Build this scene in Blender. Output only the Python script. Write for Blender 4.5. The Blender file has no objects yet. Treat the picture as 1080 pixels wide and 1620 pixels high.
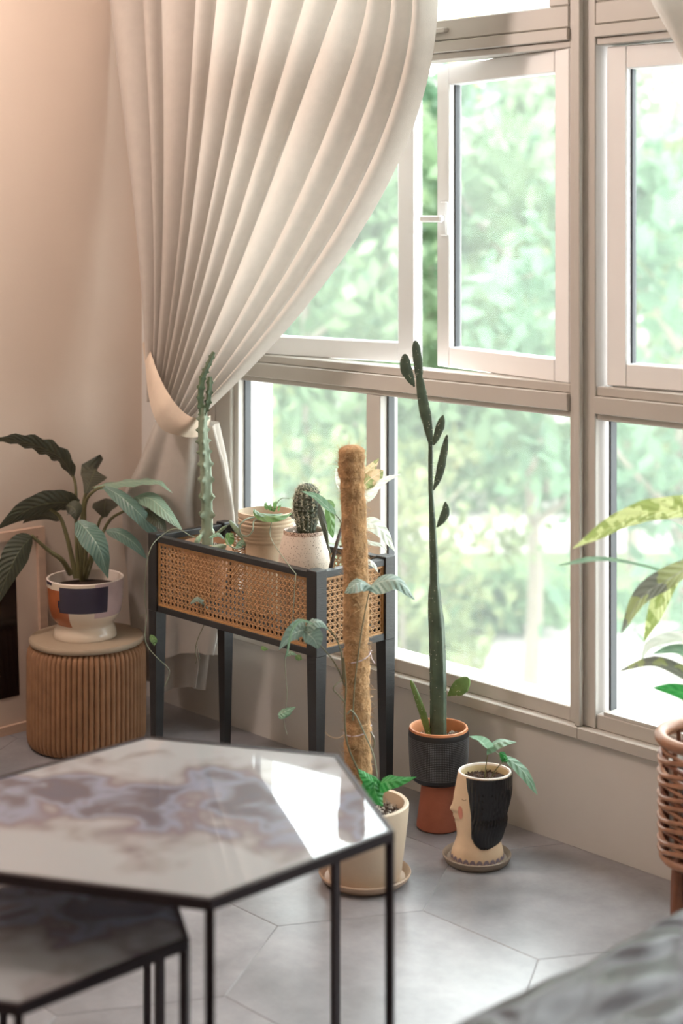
import bpy, bmesh, math, random
import numpy as np
from mathutils import Vector
PI = math.pi
random.seed(7); rng = np.random.default_rng(7)
S = bpy.context.scene
COL = S.collection

# ------------------------------------------------------------------ camera, sky, sun, added lights, exposure
FPX = 2560.0; EYE = 1.45; HORIZON = 342.0           # focal length in pixels of the 1080 x 1620 frame
_a = math.hypot(2455.0, FPX)
FWD = np.array([-FPX/_a, 2455.0/_a, 0]); RGT = np.array([2455.0/_a, FPX/_a, 0]); UP = np.array([0, 0, 1.0])
CAM = np.array([3.914, -2.962, EYE])
cd = bpy.data.cameras.new('camera'); co = bpy.data.objects.new('camera', cd); COL.objects.link(co)
co.location = CAM; co.rotation_euler = (PI/2, 0, math.atan2(-FWD[0], FWD[1]))
cd.sensor_fit = 'VERTICAL'; cd.sensor_height = 36.0; cd.sensor_width = 24.0
cd.lens = 36.0*FPX/1620.0
cd.shift_y = -(810.0-HORIZON)/1620.0
cd.clip_start = 0.05; cd.clip_end = 400
cd.dof.use_dof = True; cd.dof.focus_distance = 3.95; cd.dof.aperture_fstop = 2.5
S.camera = co

W = bpy.data.worlds.new('sky'); S.world = W; W.use_nodes = True
bg = W.node_tree.nodes['Background']; bg.inputs[0].default_value = (0.93, 0.97, 1.0, 1); bg.inputs[1].default_value = 5.0

def light(name, kind, loc, power, color, size=0.2, rot=(0, 0, 0), sy=None):
    l = bpy.data.lights.new(name, kind); l.energy = power; l.color = color
    if kind == 'AREA':
        l.size = size
        if sy: l.shape = 'RECTANGLE'; l.size_y = sy
    elif kind == 'SUN': l.angle = size
    else: l.shadow_soft_size = size
    o = bpy.data.objects.new(name, l); o.location = loc; o.rotation_euler = rot; COL.objects.link(o); return o
light('sun', 'SUN', (0, 0, 20), 1.2, (1, 0.96, 0.88), 0.06, (math.radians(38), 0, math.radians(-20)))
light('room_fill_light', 'AREA', (2.7, -2.6, 2.62), 2.8, (1, 0.93, 0.88), 1.2)  # unseen fill light added under the ceiling to brighten the room
light('wall_glow_light', 'POINT', (0.36, -1.35, 2.32), 32.0, (1, 0.84, 0.77), 0.10)  # unseen light added for the pinkish glow on the upper left wall
S.view_settings.view_transform = 'Standard'; S.view_settings.look = 'None'
S.view_settings.gamma = 1.0; S.view_settings.use_curve_mapping = False
S.view_settings.exposure = 1.0

# ------------------------------------------------------------------ coordinates read off the photograph (perspective of the real room)
def ray(px, py): return FWD + (px-540)/FPX*RGT + (HORIZON-py)/FPX*UP
def at(px, py, d): return CAM + d*ray(px, py)
def onz(px, py, z):
    r = ray(px, py); return CAM + (z-EYE)/r[2]*r
def ony(px, py, y):
    r = ray(px, py); return CAM + (y-CAM[1])/r[1]*r
def onx(px, py, x):
    r = ray(px, py); return CAM + (x-CAM[0])/r[0]*r
def floor_at(px, d): 
    p = CAM + d*(FWD + (px-540)/FPX*RGT); p[2] = 0; return p
def nrm(v): 
    v = np.asarray(v, float); n = np.linalg.norm(v); return v/n if n > 1e-9 else v
def spline(pts, n):
    pts = [np.asarray(p, float) for p in pts]
    if len(pts) == 2: return [pts[0]+(pts[1]-pts[0])*i/(n-1) for i in range(n)]
    P = [2*pts[0]-pts[1]] + pts + [2*pts[-1]-pts[-2]]; out = []
    m = len(pts)-1
    for i in range(n):
        t = i/(n-1)*m; k = min(int(t), m-1); u = t-k
        a, b, c, d = P[k], P[k+1], P[k+2], P[k+3]
        out.append(0.5*((2*b)+(c-a)*u+(2*a-5*b+4*c-d)*u*u+(3*b-a-3*c+d)*u**3))
    return out
def lerp_table(tab, x):
    for (a, u), (b, v) in zip(tab, tab[1:]):
        if x <= b: return u+(v-u)*max(0, (x-a)/(b-a))
    return tab[-1][1]

# ------------------------------------------------------------------ materials
def lin(h):
    h = h.lstrip('#'); c = [int(h[i:i+2], 16)/255 for i in (0, 2, 4)]
    return tuple([(x/12.92 if x <= 0.04045 else ((x+0.055)/1.055)**2.4) for x in c])+(1,)
def mat(name, col, rough=0.6, var=0.12, scale=8.0, bump=0.0, bscale=None, metal=0.0, spec=0.5, trans=0.0, col2=None, coat=0.0, stretch=None, sheen=0.0, bdist=0.004, bdetail=4):
    m = bpy.data.materials.new(name); m.use_nodes = True; N = m.node_tree.nodes; L = m.node_tree.links
    b = N['Principled BSDF']; out = N['Material Output']
    c = lin(col) if isinstance(col, str) else tuple(col)+(1,)
    c2 = lin(col2) if col2 else tuple(x*(1-var) for x in c[:3])+(1,)
    tc = N.new('ShaderNodeTexCoord'); mp = N.new('ShaderNodeMapping'); L.new(tc.outputs['Object'], mp.inputs[0])
    if stretch: mp.inputs['Scale'].default_value = stretch
    nz = N.new('ShaderNodeTexNoise'); nz.inputs['Scale'].default_value = scale; nz.inputs['Detail'].default_value = 5
    L.new(mp.outputs[0], nz.inputs['Vector'])
    rp = N.new('ShaderNodeValToRGB'); rp.color_ramp.elements[0].position = 0.35; rp.color_ramp.elements[1].position = 0.65
    rp.color_ramp.elements[0].color = c; rp.color_ramp.elements[1].color = c2
    L.new(nz.outputs['Fac'], rp.inputs[0]); L.new(rp.outputs[0], b.inputs['Base Color'])
    b.inputs['Roughness'].default_value = rough; b.inputs['Metallic'].default_value = metal
    b.inputs['Specular IOR Level'].default_value = spec; b.inputs['Coat Weight'].default_value = coat
    b.inputs['Coat Roughness'].default_value = 0.08; b.inputs['Sheen Weight'].default_value = sheen
    if bump:
        n2 = N.new('ShaderNodeTexNoise'); n2.inputs['Scale'].default_value = bscale or scale*6; n2.inputs['Detail'].default_value = bdetail; n2.inputs['Distortion'].default_value = 0 if bdetail > 2 else 1.2
        L.new(mp.outputs[0], n2.inputs['Vector'])
        bp = N.new('ShaderNodeBump'); bp.inputs['Strength'].default_value = bump; bp.inputs['Distance'].default_value = bdist
        L.new(n2.outputs['Fac'], bp.inputs['Height']); L.new(bp.outputs[0], b.inputs['Normal'])
    if trans:
        t = N.new('ShaderNodeBsdfTranslucent'); L.new(rp.outputs[0], t.inputs[0])
        mx = N.new('ShaderNodeMixShader'); mx.inputs[0].default_value = trans
        L.new(b.outputs[0], mx.inputs[1]); L.new(t.outputs[0], mx.inputs[2]); L.new(mx.outputs[0], out.inputs[0])
    m.diffuse_color = c
    return m
def leaf_mat(name, col, col2, vein, rough=0.4, trans=0.3, blotch=0.0, blotch_col=None, veins=11.0):
    """UV u runs along the leaf, v across it; a pale midrib and side veins."""
    m = bpy.data.materials.new(name); m.use_nodes = True; N = m.node_tree.nodes; L = m.node_tree.links
    b = N['Principled BSDF']; out = N['Material Output']
    uv = N.new('ShaderNodeUVMap'); sx = N.new('ShaderNodeSeparateXYZ'); L.new(uv.outputs[0], sx.inputs[0])
    def math_(op, a, bv=None, clamp=False):
        n = N.new('ShaderNodeMath'); n.operation = op; n.use_clamp = clamp
        for i, x in enumerate((a, bv)):
            if x is None: continue
            if isinstance(x, (int, float)): n.inputs[i].default_value = x
            else: L.new(x, n.inputs[i])
        return n.outputs[0]
    av = math_('ABSOLUTE', math_('SUBTRACT', sx.outputs[1], 0.5))
    rib = math_('SUBTRACT', 1.0, math_('MULTIPLY', av, 28.0), True)
    ph = math_('MULTIPLY', math_('SUBTRACT', sx.outputs[0], math_('MULTIPLY', av, 0.35)), veins*2*PI)
    sv = math_('MULTIPLY', math_('POWER', math_('MAXIMUM', math_('SINE', ph), 0.0), 8.0), 0.22)
    msk = math_('MAXIMUM', rib, sv)
    tc = N.new('ShaderNodeTexCoord'); nz = N.new('ShaderNodeTexNoise'); nz.inputs['Scale'].default_value = 30
    L.new(tc.outputs['Object'], nz.inputs['Vector'])
    def mix(f, c1, c2_):
        n = N.new('ShaderNodeMix'); n.data_type = 'RGBA'
        L.new(f, n.inputs[0])
        for i, x in ((6, c1), (7, c2_)):
            if isinstance(x, tuple): n.inputs[i].default_value = x
            else: L.new(x, n.inputs[i])
        return n.outputs[2]
    base = mix(nz.outputs['Fac'], lin(col), lin(col2))
    if blotch:
        n2 = N.new('ShaderNodeTexNoise'); n2.inputs['Scale'].default_value = blotch; L.new(tc.outputs['Object'], n2.inputs['Vector'])
        f = math_('GREATER_THAN', n2.outputs['Fac'], 0.52)
        base = mix(f, base, lin(blotch_col))
    c = mix(msk, base, lin(vein))
    L.new(c, b.inputs['Base Color']); b.inputs['Roughness'].default_value = rough
    bp = N.new('ShaderNodeBump'); bp.inputs['Strength'].default_value = 0.4; bp.inputs['Distance'].default_value = 0.003
    L.new(math_('SINE', ph), bp.inputs['Height']); L.new(bp.outputs[0], b.inputs['Normal'])
    t = N.new('ShaderNodeBsdfTranslucent'); L.new(c, t.inputs[0])
    mx = N.new('ShaderNodeMixShader'); mx.inputs[0].default_value = trans
    L.new(b.outputs[0], mx.inputs[1]); L.new(t.outputs[0], mx.inputs[2]); L.new(mx.outputs[0], out.inputs[0])
    return m
def glass_mat():
    m = bpy.data.materials.new('window_glass'); m.use_nodes = True; N = m.node_tree.nodes; L = m.node_tree.links
    N.remove(N['Principled BSDF']); out = N['Material Output']
    t = N.new('ShaderNodeBsdfTransparent'); t.inputs[0].default_value = (0.955, 0.985, 0.968, 1)
    g = N.new('ShaderNodeBsdfGlossy'); g.inputs['Roughness'].default_value = 0.0
    d = N.new('ShaderNodeBsdfTranslucent'); d.inputs[0].default_value = (0.9, 0.97, 0.93, 1)
    lw = N.new('ShaderNodeLayerWeight'); pw = N.new('ShaderNodeMath'); pw.operation = 'POWER'; L.new(lw.outputs['Facing'], pw.inputs[0]); pw.inputs[1].default_value = 5.0
    fr = N.new('ShaderNodeMapRange'); fr.inputs[3].default_value = 0.03; fr.inputs[4].default_value = 0.7; L.new(pw.outputs[0], fr.inputs[0])
    m1 = N.new('ShaderNodeMixShader'); m1.inputs[0].default_value = 0.035            # pale haze mixed into the glass to whiten the view outside
    m2 = N.new('ShaderNodeMixShader')
    L.new(t.outputs[0], m1.inputs[1]); L.new(d.outputs[0], m1.inputs[2])
    L.new(fr.outputs[0], m2.inputs[0]); L.new(m1.outputs[0], m2.inputs[1]); L.new(g.outputs[0], m2.inputs[2]); L.new(m2.outputs[0], out.inputs[0])
    return m
def speckle_mat(name, base, dot, dot2, scale=160.0, thr=0.30, rough=0.5):
    m = bpy.data.materials.new(name); m.use_nodes = True; N = m.node_tree.nodes; L = m.node_tree.links
    b = N['Principled BSDF']; tc = N.new('ShaderNodeTexCoord')
    v = N.new('ShaderNodeTexVoronoi'); v.inputs['Scale'].default_value = scale; L.new(tc.outputs['Object'], v.inputs['Vector'])
    lt = N.new('ShaderNodeMath'); lt.operation = 'LESS_THAN'; L.new(v.outputs['Distance'], lt.inputs[0])
    nz = N.new('ShaderNodeTexNoise'); nz.inputs['Scale'].default_value = scale*0.6; L.new(tc.outputs['Object'], nz.inputs['Vector'])
    ml = N.new('ShaderNodeMath'); ml.operation = 'MULTIPLY'; L.new(nz.outputs['Fac'], ml.inputs[0]); ml.inputs[1].default_value = thr*2
    L.new(ml.outputs[0], lt.inputs[1])
    cr = N.new('ShaderNodeMix'); cr.data_type = 'RGBA'; cr.inputs[6].default_value = lin(dot); cr.inputs[7].default_value = lin(dot2)
    L.new(v.outputs['Color'], cr.inputs[0])
    mx = N.new('ShaderNodeMix'); mx.data_type = 'RGBA'; mx.inputs[6].default_value = lin(base)
    L.new(lt.outputs[0], mx.inputs[0]); L.new(cr.outputs[2], mx.inputs[7]); L.new(mx.outputs[2], b.inputs['Base Color'])
    b.inputs['Roughness'].default_value = rough
    return m
def tile_mat():
    m = mat('grey_stone_tile', '#918f92', 0.30, scale=2.2, col2='#7b797c', bump=0.08, bscale=60, spec=0.8)
    N = m.node_tree.nodes; L = m.node_tree.links; b = N['Principled BSDF']
    oi = N.new('ShaderNodeObjectInfo'); hv = N.new('ShaderNodeHueSaturation')
    src = b.inputs['Base Color'].links[0].from_socket
    n3 = N.new('ShaderNodeTexNoise'); n3.inputs['Scale'].default_value = 9; n3.inputs['Detail'].default_value = 9; n3.inputs['Roughness'].default_value = 0.7
    tc = N.new('ShaderNodeTexCoord'); ad = N.new('ShaderNodeVectorMath'); ad.operation = 'ADD'
    L.new(tc.outputs['Object'], ad.inputs[0]); L.new(oi.outputs['Random'], ad.inputs[1]); L.new(ad.outputs[0], n3.inputs['Vector'])
    mr = N.new('ShaderNodeMapRange'); mr.inputs[1].default_value = 0.3; mr.inputs[2].default_value = 0.7; mr.inputs[3].default_value = 0.72; mr.inputs[4].default_value = 1.25
    L.new(n3.outputs['Fac'], mr.inputs[0]); L.new(mr.outputs[0], hv.inputs['Value']); L.new(src, hv.inputs['Color']); L.new(hv.outputs[0], b.inputs['Base Color'])
    m2 = N.new('ShaderNodeMapRange'); m2.inputs[3].default_value = 0.24; m2.inputs[4].default_value = 0.40; L.new(n3.outputs['Fac'], m2.inputs[0]); L.new(m2.outputs[0], b.inputs['Roughness'])
    return m
def table_mat():
    m = bpy.data.materials.new('antiqued_table_glass'); m.use_nodes = True; N = m.node_tree.nodes; L = m.node_tree.links
    b = N['Principled BSDF']; tc = N.new('ShaderNodeTexCoord'); mp = N.new('ShaderNodeMapping'); L.new(tc.outputs['Object'], mp.inputs[0])
    n1 = N.new('ShaderNodeTexNoise'); n1.inputs['Scale'].default_value = 10; n1.inputs['Detail'].default_value = 2.5; n1.inputs['Distortion'].default_value = 0.3; L.new(mp.outputs[0], n1.inputs['Vector'])
    # blotches gather in a band across the middle of the top
    sp = N.new('ShaderNodeSeparateXYZ'); L.new(tc.outputs['Object'], sp.inputs[0])
    def M(op, a, c=None, cl=False):
        n = N.new('ShaderNodeMath'); n.operation = op; n.use_clamp = cl
        for i, x in enumerate((a, c)):
            if x is None: continue
            if isinstance(x, (int, float)): n.inputs[i].default_value = x
            else: L.new(x, n.inputs[i])
        return n.outputs[0]
    along = M('ADD', M('MULTIPLY', sp.outputs[0], 0.62), M('MULTIPLY', sp.outputs[1], -0.78))
    band = M('SUBTRACT', 1.0, M('MULTIPLY', M('ABSOLUTE', M('ADD', along, 0.03)), 5.0), True)
    amt = M('ADD', M('MULTIPLY', band, 0.40), n1.outputs['Fac'])
    r = N.new('ShaderNodeValToRGB'); e = r.color_ramp.elements
    e[0].position = 0.52; e[0].color = lin('#8e8f92'); e[1].position = 0.98; e[1].color = lin('#34344a')
    for p, c in ((0.62, '#807c7d'), (0.70, '#5f5058'), (0.78, '#6f7488'), (0.88, '#3c3440')):
        k = e.new(p); k.color = lin(c)
    L.new(amt, r.inputs[0]); L.new(r.outputs[0], b.inputs['Base Color'])
    b.inputs['Roughness'].default_value = 0.5; b.inputs['Coat Weight'].default_value = 1.0; b.inputs['Coat Roughness'].default_value = 0.03; b.inputs['Coat IOR'].default_value = 1.6
    return m

M_ = dict(
    wall=mat('painted_wall', '#d6c4b5', 0.85, 0.04, 3, 0.06, 90), wallw=mat('painted_window_wall', '#cec9c3', 0.8, 0.05, 4, 0.06, 90),
    ceil=mat('white_ceiling_paint', '#ddd6cd', 0.9, 0.03), grout=mat('tile_grout', '#a3a2a3', 0.8, 0.15, 30), tile=tile_mat(),
    sash=mat('white_sash_paint', '#f0f0f0', 0.4, 0.02, 6), frame=mat('painted_window_frame', '#bdb8b1', 0.45, 0.04, 6, 0.03, 120), gasket=mat('rubber_gasket', '#4a4c50', 0.6), glass=glass_mat(),
    plastic=mat('white_handle_plastic', '#eeeeee', 0.3, 0.02),
    cloth=mat('curtain_linen', '#bbb2a9', 0.9, 0.05, 40, 0.25, 500, trans=0.30, sheen=0.1), band=mat('tieback_linen', '#cbb9a6', 0.9, 0.05, 40, 0.2, 500, trans=0.1),
    hook=mat('dull_metal_hook', '#8d7d6d', 0.4, metal=0.8),
    blackwood=mat('black_stained_wood', '#232324', 0.42, 0.25, 5, 0.15, 60, stretch=(1, 1, 6)), cane=mat('woven_cane', '#bb9064', 0.5, 0.25, 120), canelight=mat('cane_edging', '#b98a58', 0.5, 0.2, 60),
    cardboard=mat('kraft_paper', '#946c4d', 0.8, 0.18, 25, 0.1, 90), seatcap=mat('stool_seat_felt', '#a08e79', 0.7, 0.06, 12, 0.05, 100),
    terra=mat('terracotta', '#a9614a', 0.75, 0.15, 20, 0.12, 120), terralight=mat('dusty_terracotta', '#b98b6c', 0.8, 0.2, 22, 0.15, 120), terraglaze=mat('terracotta_inside', '#c98257', 0.6, 0.12, 30),
    blackclay=mat('black_clay', '#202023', 0.5, 0.2, 30), soil=mat('potting_soil', '#3d2a1f', 0.95, 0.5, 60, 0.9, 90), pumice=mat('pale_pumice_grit', '#d8d0c6', 0.9, 0.3, 90, 0.8, 120),
    beigepot=mat('beige_stoneware', '#cdb9a2', 0.5, 0.08, 14, 0.1, 150), saucerb=mat('beige_stoneware_saucer', '#b99f88', 0.45, 0.1, 14), saucerg=mat('brown_grey_saucer', '#8f7f70', 0.5, 0.12, 18),
    ribpot=mat('ribbed_beige_pottery', '#c3ad93', 0.6, 0.12, 12, 0.15, 120), speck=speckle_mat('speckled_glaze', '#d6c6b6', '#6d4b34', '#4b382c', 230, 0.20), greyclay=mat('grey_clay_pot', '#8b857c', 0.7, 0.15, 15),
    coir=mat('coir_fibre', '#bd9468', 0.95, 0.4, 50, 1.0, 160), coirfib=mat('loose_coir_fibre', '#cda678', 0.8, 0.3, 60),
    twine=mat('pale_plastic_tie', '#d7c7cf', 0.5), vine=mat('vine_stem', '#6d6a4f', 0.6, 0.25, 60), vinegrey=mat('silvery_vine_stem', '#8c957f', 0.6, 0.25, 60), stemdark=mat('dark_woody_stem', '#453a33', 0.7, 0.3, 60),
    opuntia=mat('cactus_green', '#546350', 0.6, scale=25, col2='#424f41', bump=0.3, bscale=90, trans=0.05), opuntialight=mat('young_cactus_green', '#7f9a57', 0.55, scale=25, col2='#668146', bump=0.2, bscale=90, trans=0.15),
    spine=mat('cactus_spine', '#d9d3bd', 0.6), torch=mat('grey_green_cactus', '#8f9b86', 0.6, scale=9, col2='#6a7862', bump=0.25, bscale=80), torchtip=mat('dark_green_cactus', '#56684c', 0.6, scale=20, col2='#414f3a', bump=0.25, bscale=80),
    ballc=mat('dull_green_cactus', '#4c5340', 0.7, scale=40, col2='#3a3f33', bump=0.3),
    lilydark=leaf_mat('dark_lily_leaf', '#4d4d3c', '#3d3f33', '#6a6a50', 0.45, 0.18, veins=13), lilyblue=leaf_mat('blue_green_lily_leaf', '#6a8578', '#57746a', '#9fb3a0', 0.33, 0.22, veins=13),
    lilylight=leaf_mat('pale_lily_leaf', '#93ad98', '#7d9a86', '#b6c8b0', 0.33, 0.3, veins=13), lilystalk=mat('lily_stalk', '#6f6a48', 0.5, 0.25, 30),
    greyleaf=leaf_mat('grey_green_leaf', '#8aa093', '#748c80', '#b9c7bb', 0.35, 0.25, veins=7), brightleaf=leaf_mat('bright_green_leaf', '#3f9a4a', '#2f8440', '#6fbf72', 0.35, 0.4, veins=6),
    silverleaf=leaf_mat('silver_veined_leaf', '#8fae94', '#6f9678', '#cfe0d0', 0.4, 0.4, veins=5), whiteleaf=leaf_mat('white_variegated_leaf', '#dfe3da', '#c9d3c3', '#f0f0ea', 0.35, 0.4, veins=5),
    pinkleaf=leaf_mat('pink_and_green_leaf', '#d9b798', '#b9b98e', '#e9cdb4', 0.4, 0.4, 38, '#8f9a68', veins=5), hoya=mat('silvery_hoya_leaf', '#9fb09c', 0.4, scale=60, col2='#7f9a7a', trans=0.15), hoyagreen=leaf_mat('fresh_green_leaf', '#74985c', '#648a52', '#9fbd88', 0.4, 0.4, veins=4),
    calathea=leaf_mat('yellow_mottled_leaf', '#a9b76c', '#8da25c', '#c7d08f', 0.4, 0.45, 45, '#cfdb9a', veins=9), caldark=leaf_mat('grey_mottled_leaf', '#87897c', '#6f746a', '#a9ab9c', 0.4, 0.35, 30, '#a3ab76', veins=9),
    skin=mat('cream_face_glaze', '#dcc0a0', 0.5, 0.08, 20, 0.05, 120), hair=mat('black_hair_glaze', '#17181b', 0.2, 0.2, 30), rimw=mat('pale_rim_glaze', '#e6d8cd', 0.4), inner=mat('cream_inside_glaze', '#d6bf94', 0.5, 0.12, 25),
    blush=mat('blush_paint', '#c98573', 0.6), lash=mat('brown_line_paint', '#6b4a3c', 0.6), lilac=mat('mauve_scallop_paint', '#8f8290', 0.6),
    creamgl=mat('cream_pot_glaze', '#d8c8b4', 0.22, 0.06, 14, coat=0.5), rust=mat('rust_pot_glaze', '#a9603a', 0.25, 0.2, 20, coat=0.5), indigo=mat('indigo_pot_glaze', '#2c2438', 0.28, 0.2, 30, coat=0.5), pink=mat('mauve_pink_pot_glaze', '#c3a9a8', 0.25, 0.12, 18, coat=0.5),
    iron=mat('dark_bronze_steel', '#2b2124', 0.45, 0.2, 20, metal=0.5), table=table_mat(), rattan=mat('rattan_pole', '#a4765a', 0.45, 0.3, 30, 0.1, 90), rattandark=mat('reddish_rattan_leg', '#7c4a30', 0.45, 0.3, 25),
    leather=mat('grey_brown_leather', '#3a2f35', 0.36, 0.3, 7, 0.9, 4.5, spec=0.35, bdist=0.07, bdetail=1.2, stretch=(1.5, 0.8, 1)), leatherbase=mat('leather_side_panel', '#3f393a', 0.5, 0.2, 10),
    framewood=mat('pale_pink_wood_frame', '#c4a691', 0.6, 0.1, 12, stretch=(1, 1, 5)), mount=mat('pale_picture_mount', '#c9b5a5', 0.8, 0.05), picture=mat('dark_picture_print', '#241c1b', 0.15, 0.5, 9, coat=0.6), knob=mat('brass_ring', '#a98763', 0.3, metal=0.8),
    leafA=mat('tree_leaf', '#597353', 0.6, scale=0.6, col2='#788a67', trans=0.35), leafB=mat('darker_tree_leaf', '#4d6b52', 0.6, scale=0.6, col2='#658161', trans=0.35), leafC=mat('yellow_green_tree_leaf', '#7c8058', 0.6, scale=0.6, col2='#687650', trans=0.35),
    bark=mat('tree_bark', '#8a7f72', 0.9, 0.3, 3, 0.5, 12), facade=mat('pale_facade', '#dcd8d2', 0.8, 0.06, 0.5), ochre=mat('ochre_facade', '#e0b878', 0.8, 0.1, 0.5), rail=mat('white_balcony', '#eceae6', 0.7, 0.04, 0.6), shade=mat('facade_glass', '#7d8b90', 0.3, 0.2, 0.8),
    paving=mat('pale_paving', '#a8a09a', 0.85, 0.12, 0.25), lawn=mat('lawn', '#66784c', 0.9, 0.25, 0.6), hedge=mat('hedge_leaf', '#607a55', 0.7, 0.25, 1.0, trans=0.3))

# ------------------------------------------------------------------ mesh builder
class MB:
    def __init__(s): s.v = []; s.f = []; s.mi = []; s.uv = None
    def add(s, vs, fs, mi=0):
        o = len(s.v); s.v += [tuple(map(float, p)) for p in vs]; s.f += [tuple(i+o for i in f) for f in fs]; s.mi += [mi]*len(fs); return s
    def box(s, x0, x1, y0, y1, z0, z1, c=0.0, mi=0):
        if c <= 0:
            vs = [(x, y, z) for x in (x0, x1) for y in (y0, y1) for z in (z0, z1)]
            return s.add(vs, [(0, 1, 3, 2), (4, 6, 7, 5), (0, 4, 5, 1), (2, 3, 7, 6), (0, 2, 6, 4), (1, 5, 7, 3)], mi)
        bm = bmesh.new(); bmesh.ops.create_cube(bm, size=1)
        for v in bm.verts: v.co = Vector(((x0+x1)/2+v.co.x*(x1-x0), (y0+y1)/2+v.co.y*(y1-y0), (z0+z1)/2+v.co.z*(z1-z0)))
        bmesh.ops.bevel(bm, geom=list(bm.edges), offset=c, segments=1, affect='EDGES')
        return s.bm(bm, mi)
    def bm(s, bm, mi=0):
        bm.verts.ensure_lookup_table(); bm.verts.index_update()
        s.add([v.co[:] for v in bm.verts], [tuple(v.index for v in f.verts) for f in bm.faces], mi); bm.free(); return s
    def hull8(s, lo, hi, mi=0):
        """prism between two 4-point loops"""
        vs = list(lo)+list(hi)
        return s.add(vs, [(3, 2, 1, 0), (4, 5, 6, 7)]+[(i, (i+1) % 4, (i+1) % 4+4, i+4) for i in range(4)], mi)
    def tube(s, pts, rad, n=8, caps=True, rfn=None, flat=None, mi=0):
        """swept tube; rad number / list; rfn(t, angle) multiplies; flat=(direction, factor) squashes across"""
        pts = [np.asarray(p, float) for p in pts]; m = len(pts)
        T = [nrm(pts[min(i+1, m-1)]-pts[max(i-1, 0)]) for i in range(m)]
        ref = np.array([0, 0, 1.0]) if abs(T[0][2]) < 0.9 else np.array([1.0, 0, 0])
        if flat is not None: ref = flat[0]
        u = nrm(ref-T[0]*(ref@T[0])); vs = []
        for i in range(m):
            u = nrm((flat[0] if flat is not None else u)-T[i]*((flat[0] if flat is not None else u)@T[i])); w = np.cross(T[i], u)
            r = rad[i] if hasattr(rad, '__len__') else rad
            for k in range(n):
                a = 2*PI*k/n; q = r*(rfn(i/(m-1), a) if rfn else 1)
                fu = flat[1] if flat is not None else 1
                vs.append(pts[i]+u*math.cos(a)*q*fu+w*math.sin(a)*q)
        fs = [(i*n+k, i*n+(k+1) % n, (i+1)*n+(k+1) % n, (i+1)*n+k) for i in range(m-1) for k in range(n)]
        if caps: fs += [tuple(range(n-1, -1, -1)), tuple((m-1)*n+k for k in range(n))]
        return s.add(vs, fs, mi)
    def lathe(s, c, prof, n=40, rfn=None, mifn=None, mi=0, cap0=True, cap1=False):
        """prof = [(r, z)], angle 0 = to the right of the camera view, 90 deg = towards the camera"""
        c = np.asarray(c, float); vs = []; fs = []; m = len(prof)
        for j, (r, z) in enumerate(prof):
            for k in range(n):
                a = 2*PI*k/n; q = rfn(j, a, r, z) if rfn else r
                vs.append(c+q*math.cos(a)*RGT-q*math.sin(a)*FWD+np.array([0, 0, z]))
        o = len(s.v); s.v += [tuple(p) for p in vs]
        for j in range(m-1):
            for k in range(n):
                s.f.append(tuple(o+i for i in (j*n+k, (j+1)*n+k, (j+1)*n+(k+1) % n, j*n+(k+1) % n)))
                s.mi.append(mifn(2*PI*(k+0.5)/n, (prof[j][1]+prof[j+1][1])/2, j) if mifn else mi)
        if cap0: s.f.append(tuple(o+k for k in range(n))); s.mi.append(mi)
        if cap1: s.f.append(tuple(o+(m-1)*n+k for k in range(n-1, -1, -1))); s.mi.append(mi)
        return s
    def build(s, name, mats, parent=None, smooth=True, origin=None, kind=None):
        me = bpy.data.meshes.new(name)
        o = bpy.data.objects.new(name, me)
        org = np.zeros(3)
        if parent is not None:
            r = parent; 
            while r.parent: r = r.parent
            org = np.array(r.location); o.parent = parent
        elif origin is not None: org = np.asarray(origin, float); o.location = org
        me.from_pydata([tuple(np.asarray(v)-org) for v in s.v], [], s.f)
        for m in (mats if isinstance(mats, (list, tuple)) else [mats]): me.materials.append(m)
        if any(s.mi): me.polygons.foreach_set('material_index', s.mi)
        if s.uv is not None:
            ul = me.uv_layers.new(name='UVMap'); vi = np.zeros(len(me.loops), dtype=np.int32); me.loops.foreach_get('vertex_index', vi)
            ul.data.foreach_set('uv', np.asarray(s.uv)[vi].astype(np.float32).ravel())
        me.polygons.foreach_set('use_smooth', [bool(smooth)]*len(me.polygons))
        bm = bmesh.new(); bm.from_mesh(me); bmesh.ops.recalc_face_normals(bm, faces=bm.faces); bm.to_mesh(me); bm.free()
        if smooth and smooth != 'all':
            try: me.set_sharp_from_angle(angle=math.radians(42))
            except Exception: pass
        me.update()
        COL.objects.link(o)
        if kind: o['kind'] = kind
        return o
def thing(name, label, cat, loc, group=None):
    o = bpy.data.objects.new(name, None); o.location = tuple(map(float, loc)); o.empty_display_size = 0.05; COL.objects.link(o)
    o['label'] = label; o['category'] = cat
    if group: o['group'] = group
    return o
def tag(o, label, cat, group=None):
    o['label'] = label; o['category'] = cat
    if group: o['group'] = group
    return o
def struct(o): o['kind'] = 'structure'; return o

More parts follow.
